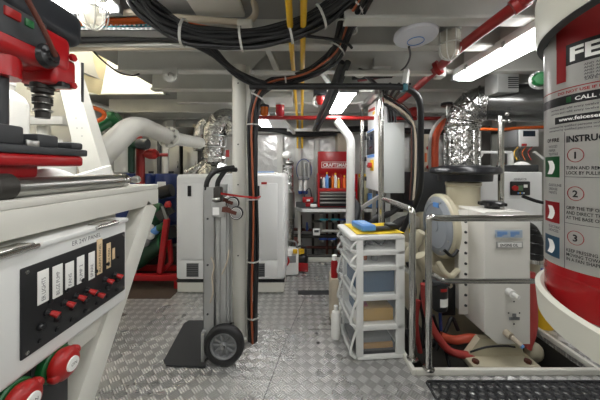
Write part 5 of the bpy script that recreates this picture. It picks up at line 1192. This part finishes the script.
B().cyl(P(486, 116, 3.2), P(560, 119, 3.2), .026, seg=12).solo('red_pipe', redpipe, 'red pipe behind the silver exhaust duct', 'pipe')
q = B(); q.ball(P(414, 112, 2.88), .07, (1, .8, .8)); q.bar(P(402, 113, 2.88), P(414, 113, 2.88), .08, .08); q.solo('red_valve', redpipe, 'red valve body hanging behind the conduit', 'valve')
# yellow pipes
for i, (px0, px1) in enumerate(((289.5, 297.5), (303.5, 302.2))):
    a = P(px0, -10, 1.25); e = P(px1, 121, 4.0); z = 2.035
    x0 = (px0 - 300) / 267 * 1.27; x1 = (px1 - 300) / 267 * 4.0
    q = B(); q.tube(fillet([V((x0, 1.0, 1.99)), V((x0, 1.5, 1.965)), V((x0 + .004, 2.6, 1.95)), V((x1, 3.7, 1.93)), V((x1, 4.05, 1.9)), V((x1, 4.06, 1.55))], .06), .0155, 12)
    q.solo('yellow_pipe', yellow, ('yellow pipe along the ceiling, left of the pair', 'yellow pipe along the ceiling, right of the pair')[i], 'pipe', 'yellow ceiling pipes')
# beacons and bell
c = P(264.5, 111, 2.85)
t = thing('amber_beacon', 'amber beacon lamp under the ceiling right of the pillar', 'beacon', c)
B().lathe([(0, -.045), (.035, -.045), (.042, -.03), (.042, .04), (0, .04)], c, seg=22).build('amber_lens', amber, t); B().lathe([(.048, .04), (.048, .06), (.03, .075), (0, .08)], c, seg=22).build('beacon_base', dgrey, t); B().cyl(c + V((0, 0, .08)), (c.x, c.y, CZ), .014).build('beacon_stem', beamm, t)
c = P(280, 110, 2.80)
t = thing('red_beacon', 'dark red beacon lamp between the amber beacon and yellow pipes', 'beacon', c)
B().lathe([(0, -.07), (.032, -.066), (.046, -.045), (.046, .05), (0, .052)], c, seg=22).build('red_lens', redlens, t); B().lathe([(.05, .05), (.05, .07), (0, .075)], c, seg=22).build('beacon_base', beamm, t); B().cyl(c + V((0, 0, .07)), (c.x, c.y, CZ), .014).build('beacon_stem', beamm, t)
c = P(320, 99, 2.5)
t = thing('alarm_bell', 'red alarm sounder hanging under a grey box near the ceiling', 'alarm', c)
B().lathe([(0, -.055), (.02, -.05), (.042, -.01), (.045, .03), (0, .035)], c, (0, -.3, 1), 22).build('sounder', redp, t); B().bx(c.x - .06, c.x + .06, 2.46, 2.56, c.z + .03, c.z + .11, .006).build('sounder_box', dgrey, t)
q = B(); q.tube(spline([c + V((-.03, -.02, .03)), c + V((-.06, -.02, -.01)), c + V((-.055, -.02, -.06)), c + V((-.02, -.02, -.08))]), .010, 8); q.build('cable_loop', paper, t)
# white ceiling boxes, duct stubs and hangers
B().prism(PP((267, 119, 2.9), (284, 119, 2.9), (290, 128, 3.2), (272, 128, 3.2)), (0, .05, .02)).solo('ceiling_chute', white, 'white sloped duct below the thin red pipe', 'duct')
B().bx(P(262, 0, 2.6).x, P(292, 0, 2.6).x, 2.55, 2.95, P(0, 99, 2.6).z, CZ, .01).solo('air_duct', beamm, 'beige air duct above the two beacons', 'duct')
for i, (a, c_, lb) in enumerate((((268, 48, 1.72), (277, 70, 1.95), 'white strut under the ceiling right of the pillar'), ((283, 120, 3.0), (294, 133, 3.6), 'white strut behind the red beacon'), ((287, 130, 3.7), (345, 130, 3.7), 'white horizontal pipe before the foil back wall'), ((336, 92, 2.45), (322, 72, 2.1), 'white strut above the twin tube light'))):
    B().bar(P(*a), P(*c_), .035, .035).solo('ceiling_strut', beamm, lb, 'strut')
B().bx(P(255, 0, 1.8).x, P(306, 0, 1.8).x, 1.78, 1.82, P(0, 76, 1.8).z, P(0, 72, 1.8).z, .003).solo('cable_support', beamm, 'white angle bar carrying the bundle right of the pillar', 'bracket')
t = thing('lifting_lug', 'white lifting lug with a hole under the ceiling beam', 'lug', P(170, 80, 2.02))
def lug(px, py, d, t):
    c = P(px, py, d); r = .055; q = B(); out = []; n = 20
    for k in range(n + 1): a = PI + PI * k / n; out.append((r * math.cos(a), r * math.sin(a)))
    out += [(r, .05), (-r, .05)]
    inn = [(.016 * math.cos(2 * PI * k / len(out) + PI), .016 * math.sin(2 * PI * k / len(out) + PI)) for k in range(len(out))]
    vs = [[q.bm.verts.new(c + V((x, dy, z))) for (x, z) in pl_] for dy in (0, .014) for pl_ in (out, inn)]
    m = len(out)
    for k in range(m):
        j = (k + 1) % m
        q.bm.faces.new((vs[0][k], vs[0][j], vs[1][j], vs[1][k])); q.bm.faces.new((vs[2][k], vs[3][k], vs[3][j], vs[2][j]))
        q.bm.faces.new((vs[0][k], vs[2][k], vs[2][j], vs[0][j])); q.bm.faces.new((vs[1][k], vs[1][j], vs[3][j], vs[3][k]))
    return q.build('lug_plate', beamm, t)
lug(170, 74.5, 1.965, t)
t = thing('lifting_lug', 'white lifting lug with a hole right of the descending bundle', 'lug', P(360, 70, 2.0)); lug(360, 70, 1.965, t)
B().bx(P(374, 0, 1.95).x, P(392, 0, 1.95).x, 1.94, 1.99, P(0, 67, 1.95).z, P(0, 58, 1.95).z, .004).solo('beam_box', beamm, 'pale box on the beam left of the access point wire', 'box')
q = B(); q.bx(P(345, 0, 1.9).x, P(440, 0, 1.9).x, 1.88, 1.93, P(0, 75, 1.9).z, P(0, 71.5, 1.9).z, .003); q.solo('cable_ladder', cream, 'white cable ladder rail below the access point', 'rail')
for i, (a, c_) in enumerate((((352, 78, 2.1), (392, 76, 2.1)), ((358, 80, 2.15), (398, 74, 2.2)), ((365, 75, 2.05), (385, 92, 2.4)))):
    B().cyl(P(*a), P(*c_), .016, seg=8).solo('tray_cable', (cable, redpipe, cable)[i], ('black cable lying behind the white ladder rail', 'red cable lying behind the white ladder rail', 'black cable dropping behind the nearer frame tube')[i], 'cable')

# ============================================================ LEFT PIPEWORK
t = thing('large_white_pipe', 'large white bent pipe with end flange left of the pillar', 'pipe', P(130, 150, 2.0))
wp = fillet(PP((74, 180, 1.75), (100, 156, 1.85), (131, 127, 2.0), (144, 126.5, 2.1), (172, 138.5, 2.45)), .12, 8)
B().tube(wp, [.090 - .024 * i / (len(wp) - 1) for i in range(len(wp))], 24).build('pipe_run', hullw, t)
a, e = P(168, 137, 2.4), P(174, 139.2, 2.47)
B().cyl(a, P(170, 137.8, 2.43), .098, seg=30).build('flange', hullw, t)
for k in range(8):
    dr_ = (P(174, 139.2, 2.47) - a).normalized(); u, w_ = frame_of(dr_); ang = k * PI / 4
    B().lathe([(.012, 0), (.010, -.012), (0, -.013)], a + (u * math.cos(ang) + w_ * math.sin(ang)) * .08, dr_, 8).build('flange_bolt', brushed, t)
B().tube(PP((170, 137.8, 2.43), (200, 143, 2.9)), .06, 20).build('pipe_stub', beamm, t)
B().cyl(P(121, 172, 2.3), P(121, 136, 2.3), .05).solo('upright_white_pipe', hullw, 'white upright pipe below the large bent pipe', 'pipe')
B().cyl(P(166, 263.4, 3.5), P(166, 138, 3.5), .035).solo('upright_grey_pipe', beamm, 'thin pale upright pipe behind the large flange', 'pipe')
t = thing('green_pipe', 'green pipe with round valve at the far end of the workbench', 'pipe', P(98, 128, 2.2))
B().cyl(P(84, 136, 2.1), P(110, 120, 2.3), .045).build('pipe_run', green, t)
B().lathe([(0, -.05), (.06, -.05), (.07, 0), (.06, .05), (0, .05)], P(113, 119, 2.32), (1, .2, .6)).build('pipe_valve', green, t)
B().lathe([(0, -.08), (.09, -.08), (.10, 0), (.09, .06), (0, .06)], P(95, 142, 2.2), (.3, -.4, 1)).build('strainer_pot', dgreen, t)
pipe('white_bent_pipe', hullw, [(92, 130, 2.3), (101, 134, 2.35), (107, 142, 2.4), (108, 156, 2.4)], .035, 'thin white bent pipe behind the green pipe', 'pipe')
pipe('orange_cable', orange, [(78, 102, 2.0), (92, 107, 2.05), (103, 112, 2.1), (103, 118, 2.12), (94, 122, 2.1), (84, 124, 2.05)], .016, 'orange cable looped above the green pipe', 'cable')
B().bar(P(76, 100, 1.9), P(116, 112, 2.3), .04, .012).solo('tray_edge', cream, 'white sloping tray edge above the orange cable loop', 'tray')
t = thing('red_pipe_stand', 'red upright pipe with valve behind the large white pipe', 'pipe', P(140, 180, 2.8))
B().cyl(P(140.5, 200, 2.8), P(140.5, 142, 2.8), .042).build('riser', redpipe, t)
B().tube(spline(PP((140.5, 142, 2.8), (138, 138, 2.8), (133, 137, 2.8))), .04, 12).build('elbow', redpipe, t)
B().cyl(P(140, 154.5, 2.78), P(168, 155, 2.85), .018).build('branch', redpipe, t)
B().lathe([(0, -.07), (.035, -.07), (.055, -.02), (.055, .03), (.03, .06), (0, .06)], P(152, 154, 2.78), (1, 0, 0)).build('valve_body', redp, t)
B().bx(P(148, 0, 2.7).x, P(156, 0, 2.7).x, 2.7, 2.72, P(0, 151.5, 2.7).z, P(0, 150, 2.7).z).build('valve_handle', redp, t)
pipe('green_riser', dgreen, [(130, 172, 2.7), (129.5, 155, 2.7), (131, 146, 2.7), (138, 143.5, 2.7), (144, 143.5, 2.7)], .045, 'dark green pipe curving beside the red upright pipe', 'pipe')
B().lathe([(0, -.05), (.05, -.05), (.06, 0), (.05, .05), (0, .05)], P(143, 144, 2.66), (1, 0, 0)).solo('grey_coupling', dgrey, 'dark round coupling on top of the dark green pipe', 'coupling')
B().bx(P(157, 0, 3.5).x, P(160, 0, 3.5).x, 3.5, 3.54, 0, 1.6).solo('dark_post', dgrey, 'dark upright post between the red pipe and the lockers', 'post')
# cream cowl in the hatch trunk
q = B()
def cowl(u, v):
    a = -PI * .95 + PI * 1.0 * u; r = .24 + .03 * v
    c = V((-2.30 + .14 * v, 2.72, 2.0 + .85 * v))
    return V((c.x + r * math.cos(a), c.y + r * math.sin(a) * .8, c.z))
q.sheet(cowl, 20, 4, (0, .01, 0)); q.solo('vent_cowl', creamduct, 'cream curved cowl inside the bright white hatch', 'cowl')
# ============================================================ CAMERA
cd = bpy.data.cameras.new('Camera'); co = bpy.data.objects.new('Camera', cd); COL.objects.link(co)
co.location = (0, 0, CH); co.rotation_euler = (PI / 2, 0, 0)
cd.sensor_width = 36; cd.lens = F * 36 / 600; cd.shift_y = -(200 - HY) / 600; cd.clip_start = .02
S.camera = co
S.view_settings.view_transform = 'Standard'; S.view_settings.look = 'None'; S.view_settings.exposure = 1.25; S.view_settings.gamma = 1
S.cycles.max_bounces = 8
